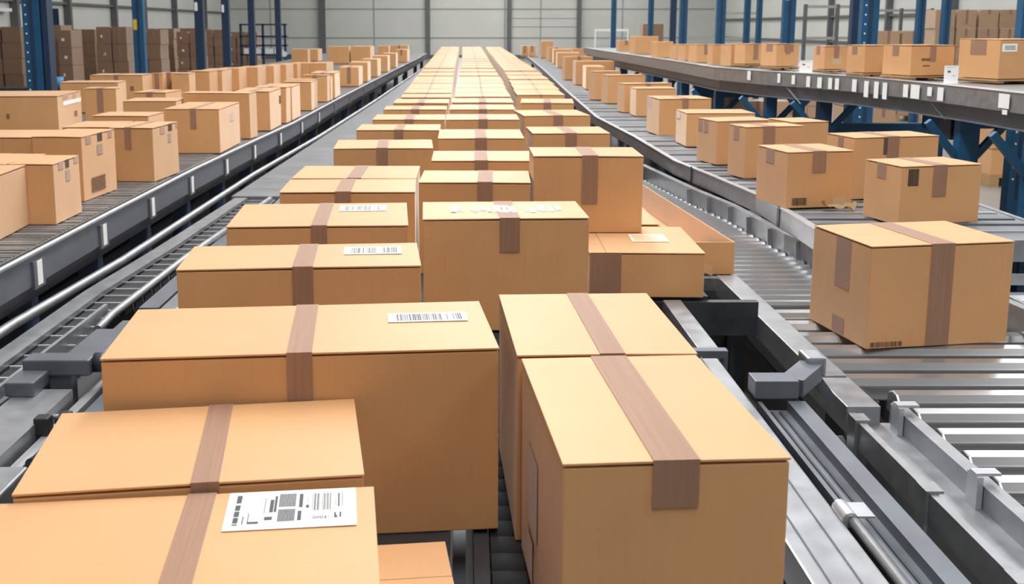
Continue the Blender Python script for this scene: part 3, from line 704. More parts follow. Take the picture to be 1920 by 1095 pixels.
MB().box(-1.30, -1.15, 1.9, 3.0, .80, .85).build('top_plate', M['steel'], ll)
MB().box(-1.30, -1.26, 1.9, 3.0, .72, .80).build('web', M['steel_dark'], ll)
MB().box(-1.135, -1.105, 1.9, 3.9, .78, .815).build('guide_bar', M['steel_light'], ll)
MB().box(-1.065, -.955, 2.45, 3.95, .80, .835).build('top_plate', M['steel_mid'], ll)
MB().box(-.945, -.925, 2.6, 3.95, .78, .82).build('guide_bar', M['steel_light'], ll)
MB().box(-.915, -.89, 2.3, 6.9, .72, .79).build('guide_bar', M['steel_mid'], ll)
g = MB().box(-1.13, -1.045, 1.9, 2.42, .78, .86).build('end_block', M['steel'], ll, bevel=.006)
MB().cyl((-1.05, 2.45, .845), (-.985, 2.62, .855), .022).build('pivot', M['steel_dark'], ll)
for yk in (2.6, 5.5, 9, 14, 20, 28):
    for a in (-1.58, -.92):
        MB().box(a-.025, a+.025, yk-.03, yk+.03, 0, .66).build('leg', M['steel_dark'], ll)
# bracket with pivot next to the widest carton
br = thing('pivot_bracket', 'grey T shaped bracket with a round pivot beside the widest carton', 'bracket', (-1.22, 3.1, .70))
MB().box(-1.315, -1.115, 3.05, 3.13, .872, .922).build('arm', M['steel_mid'], br, bevel=.006)
MB().box(-1.23, -1.115, 3.13, 3.45, .885, .905).build('plate', M['steel_mid'], br, bevel=.006)
MB().box(-1.24, -1.175, 3.06, 3.11, .70, .872).build('post', M['steel_mid'], br, bevel=.004)
MB().box(-1.32, -1.235, 2.93, 3.05, .85, .893).build('block', M['steel_mid'], br, bevel=.006)
MB().cyl((-1.115, 3.10, .90), (-1.075, 3.10, .90), .030, 18).build('pivot', M['steel_dark'], br)
MB().cyl((-1.09, 3.11, .905), (-1.03, 3.6, .905), .014).build('rod', M['steel_light'], br)
MB().cyl((-1.03, 3.6, .905), (-1.01, 3.66, .905), .02).build('rod_end', M['steel'], br)
MB().box(-1.24, -1.10, 3.55, 3.75, .82, .85).build('plate', M['steel_mid'], br, bevel=.005)
cl = thing('clamp', 'small black clamp on the grey rail near the left edge', 'clamp', (-1.13, 2.75, .83))
MB().box(-1.155, -1.115, 2.72, 2.76, .815, .865).build('jaw', M['rubber'], cl, bevel=.005)
MB().box(-1.105, -1.075, 2.74, 2.80, .815, .86).build('jaw', M['rubber'], cl, bevel=.005)
MB().cyl((-1.15, 2.775, .85), (-1.08, 2.775, .85), .008).build('bolt', M['steel'], cl)

# ------------------------------------------------------------------ left belt conveyor
lf = [(-1.73, 2.6), (-1.73, 5.3), (-1.72, 6.8), (-1.67, 8.5), (-1.61, 10.1), (-1.58, 13.9), (-1.44, 24), (-1.33, 30), (-1.28, 37)]
lb = conv('belt_conveyor', 'long left belt conveyor with ribbed dark belt and grey side beam', (-3, 6, 0))
MB().strip([(-4.9, y) for x, y in lf], [(x-.06, y) for x, y in lf], .95, .992).build('belt', M['belt_rib'], lb)
rb = MB(); yk = 2.7
while yk < 9.5:
    x1 = -1.80
    w_ = .010+.012*random.random(); o_ = random.uniform(-.02, .02)
    rb.hexa([(-3.6, yk, .992), (x1, yk+o_, .992), (x1, yk+w_+o_, .992), (-3.6, yk+w_, .992), (-3.6, yk, .9980), (x1, yk+o_, .9980), (x1, yk+w_+o_, .9980), (-3.6, yk+w_, .9980)])
    yk += random.uniform(.03, .055)
part_label(tag(rb.build('belt_rib', M['steel'], lb), kind='stuff'), 'thin wavy grey ribs across the belt')
MB().sweep(lf, [(-.05, .865), (-.012, .865), (-.012, .99), (-.05, .99)]).build('side_beam', M['steel_mid'], lb)
MB().sweep(lf, [(-.07, .80), (-.035, .80), (-.035, .865), (-.07, .865)]).build('lower_beam', M['steel_dark'], lb)
MB().tube([(x-.01, y, .998) for x, y in lf], .011).build('edge_tube', M['steel_light'], lb)
def along(line, y):
    for a, b in zip(line, line[1:]):
        if a[1] <= y <= b[1]: return a[0]+(b[0]-a[0])*(y-a[1])/(b[1]-a[1])
    return line[-1][0]
ys = [3.5, 4.25, 5.05, 5.85, 6.7, 7.6, 8.5, 9.5, 10.6, 11.8, 13.2, 14.8, 16.6, 18.6, 21, 24, 27, 31, 35]
for k, yk in enumerate(ys):
    x = along(lf, yk)
    q = MB().box(x-.135, x-.036, yk-.02, yk+.05, 0, .80).build('leg', M['blue_leg'], lb)
    MB().box(x-.042, x-.034, yk-.03, yk-.0205, .3, .80).build('leg_edge', M['steel_light'], q)
    MB().box(x-.012, x-.002, yk-.055, yk+.055, .85, .965).build('joint_plate', M['steel_mid'], lb)
    if yk < 12:
        t = MB().box(x-.002, x+.0005, yk-.025, yk+.025, .862, .962).build('white_tag', M['paper'], lb)
        b = MB()
        for r in range(3): b.box(x+.0006, x+.001, yk-.015, yk+.012, .875+.028*r, .89+.028*r)
        b.build('printed_mark', M['ink'], t)
t = MB().box(-1.80, -1.798, 4.23, 4.26, .72, .84).build('white_tag', M['paper'], lb)
for yk in (4, 7, 10, 14, 19, 25, 32):
    for a in (-4.8, -3.3):
        MB().box(a-.04, a+.04, yk-.04, yk+.04, 0, .95).build('leg', M['blue_deep'], lb)
MB().box(-2.1, -2.05, 3.0, 12, .45, .60).build('drive_cover', M['steel_dark'], lb)

# ------------------------------------------------------------------ middle right belt conveyor
mf = [(1.67, 4.75), (1.685, 5.4), (1.68, 6.06), (1.60, 6.9), (1.515, 7.63), (1.49, 9.4), (1.41, 11.4), (1.53, 16.1), (1.78, 24), (1.93, 29.9), (2.1, 37)]
mr = [(2.80, 4.75), (2.80, 5.4), (2.80, 6.06), (2.82, 6.9), (2.82, 7.63), (2.80, 9.4), (2.64, 11.4), (2.64, 16.1), (3.1, 24), (3.6, 29.9), (3.8, 37)]
mc = conv('belt_conveyor', 'middle right grey belt conveyor on blue stands below the upper shelf', (2.2, 6, 0))
MB().strip([(x+.03, y) for x, y in mf], mr, .915, .940).build('belt', M['belt'], mc)
MB().sweep(mf, [(0, .845), (.03, .845), (.03, .945), (0, .945)]).build('side_beam', M['steel'], mc)
MB().sweep([(x, y) for x, y in mf], [(-.004, .9455), (.034, .9455), (.034, .9495), (-.004, .9495)]).build('edge_lip', M['steel_light'], mc)
MB().sweep(mr, [(0, .87), (.03, .87), (.03, .945), (0, .945)]).build('side_beam', M['steel'], mc)
MB().box(1.67, 2.80, 4.72, 4.75, .85, .95).build('end_plate', M['steel'], mc)
yk = 4.95; k = 0
while yk < 16:
    xa = along(mf, yk)+.04; xb = along(mr, yk)-.03
    MB().box(xa, xb, yk, yk+(.030 if k % 2 else .014), .940, .9485).build('belt_rib', M['steel_light' if k % 3 == 0 else 'steel_mid'], mc)
    yk += random.uniform(.13, .2) if yk < 7.5 else random.uniform(.3, .5); k += 1
for yk in (5.62, 7.25): MB().box(along(mf, yk)-.004, along(mf, yk)+.0, yk-.02, yk+.02, .845, .955).build('joint_plate', M['steel_dark'], mc)
for yk in (5.0, 6.05, 7.0, 8.3, 10, 12.5, 16, 20, 26, 33):
    for ln, s in ((mf, .10), (mr, -.12)):
        x = along(ln, yk)
        MB().box(x+s-.035, x+s+.035, yk-.035, yk+.035, 0, .845).build('leg', M['blue'], mc)
    xa, xb = along(mf, yk), along(mr, yk)
    MB().box(xa+.1, xb-.1, yk-.03, yk+.03, .70, .80).build('cross_beam', M['blue_deep'], mc)
MB().box(1.98, 2.00, 5.1, 7.0, .30, .80).build('side_panel', M['blue'], mc)
MB().box(1.97, 1.98, 5.2, 6.0, .60, .62).build('panel_edge', M['steel'], mc)
# crumpled paper
pp = MB(); bm = pp.bm; cx, cy = 1.97, 5.53
G = {}
for i in range(9):
    for j_ in range(5):
        rr = random.Random(i*7+j_)
        zx = .952+.020*abs(math.sin(i*.9+j_*.6))+.016*rr.random()+(.018 if i in (0, 8) else 0)
        G[i, j_] = bm.verts.new((cx-.085+.021*i+.006*rr.random(), cy-.045+.02*j_+.012*math.sin(i*.8), zx))
for i in range(8):
    for j_ in range(4):
        bm.faces.new((G[i, j_], G[i+1, j_], G[i+1, j_+1], G[i, j_+1]))
bmesh.ops.solidify(bm, geom=bm.faces[:], thickness=.0015)
solid('crumpled_paper', 'crumpled beige paper scrap lying on the middle right belt beside a carton', 'paper', pp, M['pale'], base=(cx, cy, .95))

# ------------------------------------------------------------------ roller conveyor at the right front
def slat(x0, x1, y, hw, z=.748):
    prof = [(-hw, z-.075), (-hw, z-hw*.5), (-hw*.5, z-hw*.084), (hw*.3, z), (hw, z-hw*.35), (hw, z-.075)]
    m = MB(); A = [m.bm.verts.new((x0, y+a, b)) for a, b in prof]; B = [m.bm.verts.new((x1, y+a, b)) for a, b in prof]
    n_ = len(prof)
    for i in range(n_): m.bm.faces.new((A[i], A[(i+1) % n_], B[(i+1) % n_], B[i]))
    m.bm.faces.new(A[::-1]); m.bm.faces.new(B)
    return m
rc = conv('roller_conveyor', 'silver roller conveyor at the right front carrying one large carton', (1.6, 3.5, 0))
rail_r = [(2.16, 1.5), (2.16, 3.9), (2.12, 4.3), (1.90, 4.75), (1.76, 5.05), (1.69, 5.43), (1.63, 6.38), (1.54, 6.95), (1.40, 8.26)]
yk = 1.62; nr = 0
while yk < 8.1:
    if yk < 3.42: xl = 1.375
    elif yk < 4.88: xl = 1.275
    else: xl = 1.005
    xr = along(sorted(rail_r, key=lambda p: p[1]), yk)-.035
    if yk < 4.3: rad, st = .046, .165
    else: rad, st = .036, .098
    if 4.84 < yk < 7.5 and xl < 1.01:
        pass
    hw = .046 if yk < 4.3 else .028
    slat(xl, xr, yk, hw).build('roller', M['roller'], rc, bevel=hw*.12)
    yk += st; nr += 1
    if nr >= 62: break
MB().sweep(rail_r, [(-.03, .66), (-.022, .66), (-.022, .835), (.012, .835), (.012, .842), (-.03, .842)]).build('side_rail', M['steel'], rc)
for yk in (5.25, 5.6, 5.95, 6.3, 6.65, 7.0):
    x = along(sorted(rail_r, key=lambda p: p[1]), yk)
    MB().bar((x-.036, yk, .68), (x-.036, yk+.03, .83), .012, .03, up=(1, 0, 0)).build('rail_stay', M['steel_mid'], rc)
MB().box(1.17, 1.265, 3.38, 4.82, .67, .765).build('box_beam', M['steel'], rc, bevel=.004)
MB().box(1.165, 1.27, 3.10, 3.375, .675, .760).build('box_beam', M['steel'], rc, bevel=.004)
MB().sweep([(1.17, 1.2), (1.17, 3.12)], [(0, .64), (.008, .64), (.008, .702), (.15, .702), (.15, .755), (.18, .755), (.18, .748), (.158, .748), (.158, .694), (.02, .694), (.02, .64)] if False else
         [(0, .66), (.0, .742), (.022, .742), (.022, .700), (.135, .700), (.135, .762), (.175, .762), (.175, .750), (.150, .750), (.150, .690), (.012, .690), (.012, .66)]).build('channel_rail', M['steel'], rc)
for yk in (3.04, 2.55, 2.10):
    c1 = MB(); c1.box(1.160, 1.1695, yk-.03, yk+.03, .63, .7425); c1.box(1.160, 1.205, yk-.03, yk+.03, .7425, .75)
    c1.build('rail_clip', M['steel'], rc)
    c1 = MB(); c1.box(1.288, 1.303, yk-.028, yk+.028, .7005, .785); c1.box(1.288, 1.352, yk-.018, yk+.018, .785, .792)
    c1.build('rail_tab', M['steel_light'], rc)
MB().box(1.43, 1.68, 1.1, 8.0, .33, .35).build('added_shade_panel', M['rubber'], rc)  # black sheet added to darken the gap under the rollers
for yk in (2.05, 3.3, 4.6, 6.2, 7.8):
    xr = along(sorted(rail_r, key=lambda p: p[1]), yk)
    xl = 1.22 if yk < 4.8 else 1.04
    for a in (xl, xr-.05):
        MB().box(a-.035, a+.035, yk-.035, yk+.035, 0, .66).build('leg', M['steel_dark'], rc)
MB().box(1.175, 1.245, 2.9, 2.95, .40, .66).build('motor_box', M['steel_mid'], rc)
MB().cyl((1.08, 3.1, .63), (1.16, 3.1, .63), .035).build('pivot', M['steel'], rc)
rc2 = conv('roller_conveyor', 'second roller bed behind the large square carton at the right edge', (2.55, 3.8, 0))
yk = 2.9
while yk < 4.66:
    slat(2.21, 2.86, yk, .046).build('roller', M['roller'], rc2, bevel=.006); yk += .165
for a in (2.185, 2.875):
    MB().box(a-.015, a+.005, 2.7, 4.68, .66, .84).build('side_rail', M['steel'], rc2)
    for yk in (2.8, 4.5): MB().box(a-.03, a+.03, yk-.03, yk+.03, 0, .66).build('leg', M['steel_dark'], rc2)
MB().box(2.2, 2.86, 4.645, 4.66, .76, .81).build('end_plate', M['steel'], rc2)

# open cardboard tray
tr = thing('cardboard_tray', 'long open cardboard tray with raised sides right of the faded label carton', 'tray', (1.1, 5.5, .75))
Z0, Z1 = .752, .905
def wall_(a, b, name, za=Z0, zb=Z1, t=.006):
    m = MB(); m.bar((a[0], a[1], (za+zb)/2), (b[0], b[1], (za+zb)/2), t, zb-za); return m.build(name, M['card'], tr)
wall_((1.265, 4.90), (1.13, 6.9), 'side_wall')
wall_((.995, 4.90), (.995, 6.9), 'side_wall')
wall_((.992, 4.898), (1.268, 4.898), 'end_wall')
MB().hexa([(1.0, 4.905, .752), (1.26, 4.905, .752), (1.125, 6.9, .752), (1.0, 6.9, .752), (1.0, 4.905, .757), (1.26, 4.905, .757), (1.125, 6.9, .757), (1.0, 6.9, .757)]).build('base', M['card'], tr)
MB().hexa([(1.0, 4.91, .885), (1.255, 4.91, .895), (1.12, 5.6, .765), (1.0, 6.2, .765), (1.0, 4.91, .890), (1.255, 4.91, .900), (1.12, 5.6, .770), (1.0, 6.2, .770)]).build('inner_flap', M['card'], tr)
sc_ = MB(); sc_.hexa([(.985, 4.70, .84), (1.0, 4.70, .84), (1.16, 4.86, .752), (1.15, 4.87, .752), (.985, 4.70, .846), (1.0, 4.70, .87), (1.16, 4.86, .80), (1.15, 4.87, .80)])
sc_.build('torn_flap', M['card'], tr)

# ------------------------------------------------------------------ steel beams in front of the roller conveyor
fb = thing('beam_frame', 'grey beam frame with bolted end cap right of the second tall carton', 'frame', (.8, 3.7, 0))
MB().box(.775, .845, 3.40, 4.04, .79, .85).build('beam', M['steel'], fb, bevel=.003)
MB().box(.64, .865, 3.36, 3.40, .74, .855).build('end_cap', M['steel_mid'], fb, bevel=.003)
MB().hexa([(.64, 3.41, .80), (.765, 3.41, .80), (.72, 3.75, .80), (.66, 3.75, .80), (.64, 3.41, .81), (.765, 3.41, .81), (.72, 3.75, .81), (.66, 3.75, .81)]).build('gusset', M['steel_mid'], fb)
MB().box(.67, .72, 3.80, 3.98, .80, .812).build('plate', M['steel'], fb)
MB().cyl((.845, 3.355, .825), (.845, 3.36, .825), .006, 8).build('bolt', M['black'], fb)
MB().box(.79, .83, 3.42, 3.48, 0, .79).build('leg', M['steel_dark'], fb)
ba = thing('steel_beam', 'wide bright flat steel beam running along the nearest right carton', 'beam', (.75, 2, 0))
MB().box(.665, .815, 1.1, 3.30, .765, .85).build('beam', M['steel'], ba, bevel=.005)
MB().box(.70, .703, 1.1, 3.30, .8505, .853).build('ridge', M['steel_mid'], ba)
MB().box(.76, .763, 1.1, 3.30, .8505, .853).build('ridge', M['steel_mid'], ba)
for yk in (1.3, 3.2): MB().box(.70, .77, yk-.035, yk+.035, 0, .765).build('leg', M['steel_dark'], ba)
bb = thing('steel_channel', 'dark blue grey steel channel with ribs and wide right lip', 'beam', (.9, 2, 0))
MB().sweep([(.835, 1.1), (.835, 2.90)], [(0, .78), (0, .848), (.012, .848), (.012, .822), (.085, .822), (.085, .85), (.135, .85), (.135, .78)]).build('channel', M['steel_mid'], bb)
for a in (.868, .892): MB().box(a, a+.006, 1.1, 2.88, .8225, .827).build('rib', M['steel_dark'], bb)
MB().cyl((.838, 1.1, .85), (.838, 2.15, .85), .012, 12).build('rod', M['steel'], bb)
lt = MB(); lt.box(.828, .885, 2.15, 2.22, .857, .862); lt.cyl((.832, 2.15, .852), (.832, 2.22, .852), .018, 14)
lq = lt.build('hinge_plate', M['steel_light'], bb, bevel=.001)
MB().cyl((.868, 2.18, .8622), (.868, 2.18, .863), .008, 14).build('hole', M['black'], lq)
for yk in (1.3, 2.8): MB().box(.86, .93, yk-.035, yk+.035, 0, .78).build('leg', M['steel_dark'], bb)
el = thing('elbow_bracket', 'angled steel elbow bracket at the far end of the ribbed channel', 'bracket', (.9, 2.95, .85))
MB().box(.83, .955, 2.91, 2.99, .852, .905).build('foot', M['steel_mid'], el, bevel=.003)
MB().bar((.945, 2.95, .875), (1.05, 3.10, .875), .07, .052).build('arm', M['steel_mid'], el, bevel=.003)
MB().box(1.03, 1.09, 3.08, 3.17, .86, .92).build('head', M['steel'], el, bevel=.008)
MB().bar((1.06, 3.13, .86), (1.12, 3.13, .78), .05, .03).build('link', M['steel_mid'], el)
low = thing('steel_beam', 'low steel plate seen in the gap below the nearest right carton', 'beam', (.6, 2, 0))
MB().box(.565, .65, 1.1, 3.2, .60, .64).build('plate', M['steel'], low)
for yk in (1.3, 3.0): MB().box(.58, .63, yk-.03, yk+.03, 0, .60).build('leg', M['steel_dark'], low)

# ------------------------------------------------------------------ upper right shelf conveyor
uf = [(3.80, 4.6), (3.75, 5.6), (3.66, 7.0), (3.62, 7.83), (3.55, 8.6), (3.42, 9.44), (3.22, 9.98), (2.95, 10.6), (2.70, 11.6), (2.67, 14.2), (2.55, 18.75), (2.5, 22.5)]
ub = [(5.10, 4.6), (5.10, 5.6), (5.10, 7.0), (5.05, 7.83), (4.95, 8.6), (4.8, 9.44), (4.6, 9.98), (4.4, 10.6), (4.2, 11.6), (4.05, 14.2), (3.9, 18.75), (3.9, 22.5)]
uc = conv('shelf_conveyor', 'upper right shelf conveyor with galvanised beam and hanging white tags', (4, 8, 0))
MB().strip([(x+.05, y) for x, y in uf], ub, 1.42, 1.462).build('deck', M['steel'], uc)
MB().sweep(uf, [(0, 1.335), (.04, 1.335), (.04, 1.468), (0, 1.468)]).build('side_beam', M['steel'], uc)
MB().sweep(uf, [(-.006, 1.468), (.10, 1.468), (.10, 1.4705), (-.006, 1.4705)]).build('top_plate', M['steel_light'], uc)
MB().sweep(uf, [(.06, 1.225), (.10, 1.225), (.10, 1.334), (.06, 1.334)]).build('lower_beam', M['steel_mid'], uc)
MB().sweep(uf, [(.04, 1.215), (.12, 1.215), (.12, 1.2245), (.04, 1.2245)]).build('lower_flange', M['steel'], uc)
for k, (x, y, tx, ty, wd, z1, z2) in enumerate(BEAM_TAGS):
    m = MB(); z1 = min(z1, 1.475); nx, ny = -ty, tx
    m.bar((x-.012+nx*.0, y, (z1+z2)/2), (x-.012+tx*.0, y+.0001, (z1+z2)/2), .001, .001) if False else None
    a = (x-ty*0-tx*wd/2+(-.006), y-ty*wd/2, (z1+z2)/2); b = (x+tx*wd/2+(-.006), y+ty*wd/2, (z1+z2)/2)
    off = Vector((-.006, -.004, 0))
    m.bar(Vector(a)+off, Vector(b)+off, .003, abs(z1-z2))
    t = m.build('white_tag', M['paper'], uc)
    if k in (0, 2, 4, 5, 6, 7, 8):
        p = MB()
        for r in range(3):
            zc = z2+(z1-z2)*(.2+.27*r); ww = .25+.08*((k+r) % 3)
            c_ = (Vector(a)+Vector(b))/2; dr = (Vector(b)-Vector(a)).normalized()
            c_.z = zc; off2 = Vector((-.0085, -.0065, 0))
            p.bar(c_-dr*wd*ww/1.5+off2, c_+dr*wd*ww/1.5+off2, .001, abs(z1-z2)*.13)
        p.build('printed_mark', M['ink'], t)
# hanging block, stay straps and blue supports
MB().box(3.70, 3.86, 8.10, 8.30, 1.05, 1.22).build('motor_box', M['steel_dark'], uc)
MB().bar((3.60, 8.25, 1.33), (3.66, 8.10, 1.20), .012, .004).build('strap', M['steel_light'], uc)
MB().bar((3.10, 10.3, 1.33), (3.18, 10.1, 1.18), .014, .004).build('strap', M['steel_light'], uc)
for (x, y, wd) in ((3.80, 7.05, .13), (3.78, 8.0, .15), (3.37, 10.0, .12), (3.08, 10.75, .11), (2.86, 12.0, .10), (2.80, 13.6, .10), (2.78, 15.4, .14), (2.72, 18.3, .12), (4.9, 8.6, .12), (4.7, 10.6, .12), (4.2, 13.4, .12), (4.0, 17.6, .12)):
    p = MB().box(x-wd/2, x+wd/2, y-.05, y+.05, 0, 1.215).build('leg', M['blue'] if x != 3.37 else M['blue_deep'], uc)
    if y < 8.5:
        h_ = MB()
        for k in range(8): h_.cyl((x-wd*.15, y-.052, .25+.1*k), (x-wd*.15, y-.0505, .25+.1*k), .009, 8)
        h_.build('hole', M['black'], p)
    if x < 4.5:
        for s in (-1, 1):
            MB().bar((x+s*wd*.45, y, .93), (x+s*.30, y, 1.20), .05, .05, up=(0, 1, 0)).build('brace', M['blue'], uc)
MB().box(3.9, 4.85, 9.0, 9.08, 1.05, 1.2).build('cross_beam', M['blue'], uc)
MB().box(2.9, 4.15, 12.3, 12.4, .78, .86).build('cross_beam', M['blue_deep'], uc)
MB().box(2.9, 4.15, 13.5, 13.6, 1.02, 1.18).build('cross_beam', M['blue'], uc)
MB().box(3.4, 4.7, 10.5, 10.58, .86, .96).build('cross_beam', M['blue'], uc)
# white cards standing on the shelf
def card(x, y, w, h, rz, label):
    t = thing('white_card', label, 'card', (x, y, 1.4715), rz, 'white cards standing on the upper shelf')
    MB().box(-w/2, w/2, -.004, .004, 0, h).build('sheet', M['paper'], t, world=False)
    MB().box(-w/2, w/2, -.03, .03, -.0, .003).build('foot', M['paper'], t, world=False)
    b = MB()
    b.box(-w*.3, -w*.08, -.0052, -.0044, h*.62, h*.72); b.box(w*.1, w*.25, -.0052, -.0044, h*.42, h*.45)
    for k in range(8): b.box(-w*.4+w*.1*k, -w*.34+w*.1*k, -.0052, -.0044, h*.9, h*.92)
    b.build('printed_mark', M['ink'], t, world=False)
card(3.72, 8.20, .11, .135, .12, 'larger white printed card right of the printed text carton')
card(3.225, 10.14, .125, .115, .12, 'smaller white card between two cartons at the shelf bend')

# ------------------------------------------------------------------ tall blue posts
def post(x, y, w, label, grp, mat='blue', double=False, holes=False, sticker=None, top=6.0, dd=.12):
    t = thing('steel_post', label, 'post', (x, y, 0), 0, grp)
    MB().box(-w/2, w/2, -dd/2, dd/2, .015, top).build('column', M[mat], t, world=False, bevel=.006)
    MB().box(-w/2-.05, w/2+.05, -dd/2-.05, dd/2+.05, 0, .0148).build('base_plate', M[mat], t, world=False)
    MB().box(-w*.12, w*.12, -dd/2-.004, -dd/2, .3, top).build('groove', M['blue_deep'], t, world=False)
    if double:
        MB().box(w/2+.02, w/2+.09, -dd/2+.01, dd/2, 0, top).build('column', M['blue_deep'], t, world=False, bevel=.004)
    if holes:
        h_ = MB()
        for k in range(24): h_.cyl((-w*.3, -dd/2-.003, .5+.11*k), (-w*.3, -dd/2-.0005, .5+.11*k), .011, 8)
        part_label(h_.build('hole', M['white'], t, world=False), 'row of light punched holes')
    if sticker:
        z, c_ = sticker
        MB().box(-w*.42, w*-.08, -dd/2-.007, -dd/2-.0045, z, z+.16).build('sticker', M[c_], t, world=False)
    return t
GL = 'blue posts behind the left belt conveyor'
for k, (y, w) in enumerate(((12.85, .20), (17.0, .17), (20.9, .17), (23.2, .16), (26.0, .15), (29.7, .15))):
    post(-5.1 + (0 if k else .0), y, w, ('widest blue double post at the left edge, nearest of the left row', 'second blue post of the left row with a yellow sticker',
         'third blue post of the left row with a small white sticker', 'fourth blue post of the left row', 'fifth blue post of the left row beside the shelving', 'farthest blue post of the left row')[k], GL,
         'blue' if k < 2 else 'blue_deep', double=(k == 0), holes=(k == 0), sticker=((1.85, 'yellow') if k == 1 else (2.2, 'white') if k in (2, 3) else None), dd=.2 if k == 0 else .15)
GR = 'blue posts behind the upper right shelf'
for k, (u_x, y, w, m_) in enumerate(((4.82, 12.9, .20, 'blue'), (4.83, 13.4, .10, 'blue_deep'), (5.17, 9.9, .20, 'blue'), (5.0, 16.7, .19, 'blue'), (5.0, 21.1, .17, 'blue'), (5.0, 24.7, .17, 'blue'), (4.98, 25.8, .14, 'blue_deep'), (5.0, 29.0, .14, 'blue'), (5.0, 36.2, .17, 'blue'),
         (6.4, 14.4, .09, 'blue'), (6.4, 15.2, .10, 'blue'), (6.4, 24.5, .13, 'blue'), (6.4, 23.5, .11, 'blue'))):
    post(u_x, y, w, ('wide blue post behind the text printed carton on the upper shelf', 'slim navy post left beside the wide blue post', 'blue post at the right edge with white sticker', 'blue post in front of the white frames, fourth from the right front',
        'blue post above the middle of the upper shelf', 'blue post behind the small shelf cartons', 'thin navy post touching the post behind the small shelf cartons', 'blue post next to the far brown box', 'farthest blue post at the start of the upper shelf',
        'slim blue post right of two slim posts at the upper right', 'slim blue post left of two slim posts at the upper right', 'slim distant blue post behind the upper shelf', 'slim distant blue post right of its twin behind the shelf')[k], GR, m_, holes=(k in (0, 2)), sticker=(2.3, 'white') if k == 3 else None)

# ------------------------------------------------------------------ room
struct('floor', MB().box(-16, 17, -6, 66, -.1, 0), M['concrete'])
wf = struct('wall_back', MB().box(-16, 17, 65, 65.2, 0, 9), M['wall'])
struct('wall_left', MB().box(-14.2, -14, -6, 65, 0, 9), M['wall'])
struct('wall_right', MB().box(15, 15.2, -6, 65, 0, 9), M['wall'])
struct('wall_front', MB().box(-14, 15, -6.2, -6, 0, 9), M['ceiling'])
struct('ceiling', MB().box(-16, 17, -6, 66, 9, 9.2), M['ceiling'])
n = 1
def trim(mb, mat):
    global n
    struct('trim_%d' % n, mb, mat); n += 1
for x in (-8.5, -2.15, 2.7, 6.9): trim(MB().box(x-(.19 if x < -8 else .12), x+(.19 if x < -8 else .12), 64.7, 65, 0, 9), M['column'])
for x in (-11.6, -5.4, 2.45, 4.6, 9.5): trim(MB().box(x-.035, x+.035, 64.97, 65, 0, 9), M['seam'])
for z in (1.25, 2.95): trim(MB().box(-14, 15, 64.96, 65, z-.03, z+.03), M['seam'])
for z in (1.9, 2.4): trim(MB().box(2.8, 6.8, 64.97, 65, z-.012, z+.012), M['seam'])
trim(MB().box(-14, 15, 64.9, 65, 0, .22), M['column'])
for y in (24, 27.5, 31, 33.5, 38, 43, 47, 52, 58): trim(MB().box(-14, -13.75, y-.09, y+.09, 0, 9), M['column'])
for z in (1.3, 2.7): trim(MB().box(-14, -13.85, 30, 64, z-.04, z+.04), M['column'])
trim(MB().box(-13.9, -13.75, 24, 33, 2.35, 2.45), M['white'])
for y in (24, 28, 33, 38, 44, 50, 57): trim(MB().box(14.78, 15, y-.08, y+.08, 0, 9), M['column'])
for z in (1.3, 2.3): trim(MB().box(14.85, 15, 22, 64, z-.04, z+.04), M['column'])

# free standing frames seen behind the right posts
def frame(x, y, w, h, label):
    t = thing('metal_frame', label, 'frame', (x, y, 0), 0, 'thin grey metal frames in the right background')
    for s in (-.5, 0, .5): MB().box(s*w-.04, s*w+.04, -.04, .04, 0, h).build('upright', M['column'], t, world=False)
    for z in (h-.06, h*.66): MB().box(-w/2, w/2, -.035, .035, z-.035, z+.035).build('crossbar', M['seam'], t, world=False)
frame(9.3, 27, 1.6, 2.45, 'thin grey frame between the dark post pair and the next blue post')
frame(7.6, 32, 2.2, 2.35, 'thin grey frame seen above the small shelf cartons')
frame(12.1, 30, 1.7, 2.4, 'thin grey frame left of the two slim blue posts')
gr_ = thing('guard_rail', 'white guard rail with thin bars at the far end of the middle right belt', 'rail', (6.2, 48, 0))
MB().box(5.8, 7.3, 47.98, 48.04, 1.70, 1.80).build('top_rail', M['white'], gr_)
for z in (.7, 1.05, 1.4): MB().box(5.8, 7.3, 47.99, 48.03, z, z+.03).build('bar', M['seam'], gr_)
for x in (5.8, 6.5, 7.25): MB().box(x, x+.06, 47.98, 48.04, 0, 1.70).build('upright', M['white'], gr_)

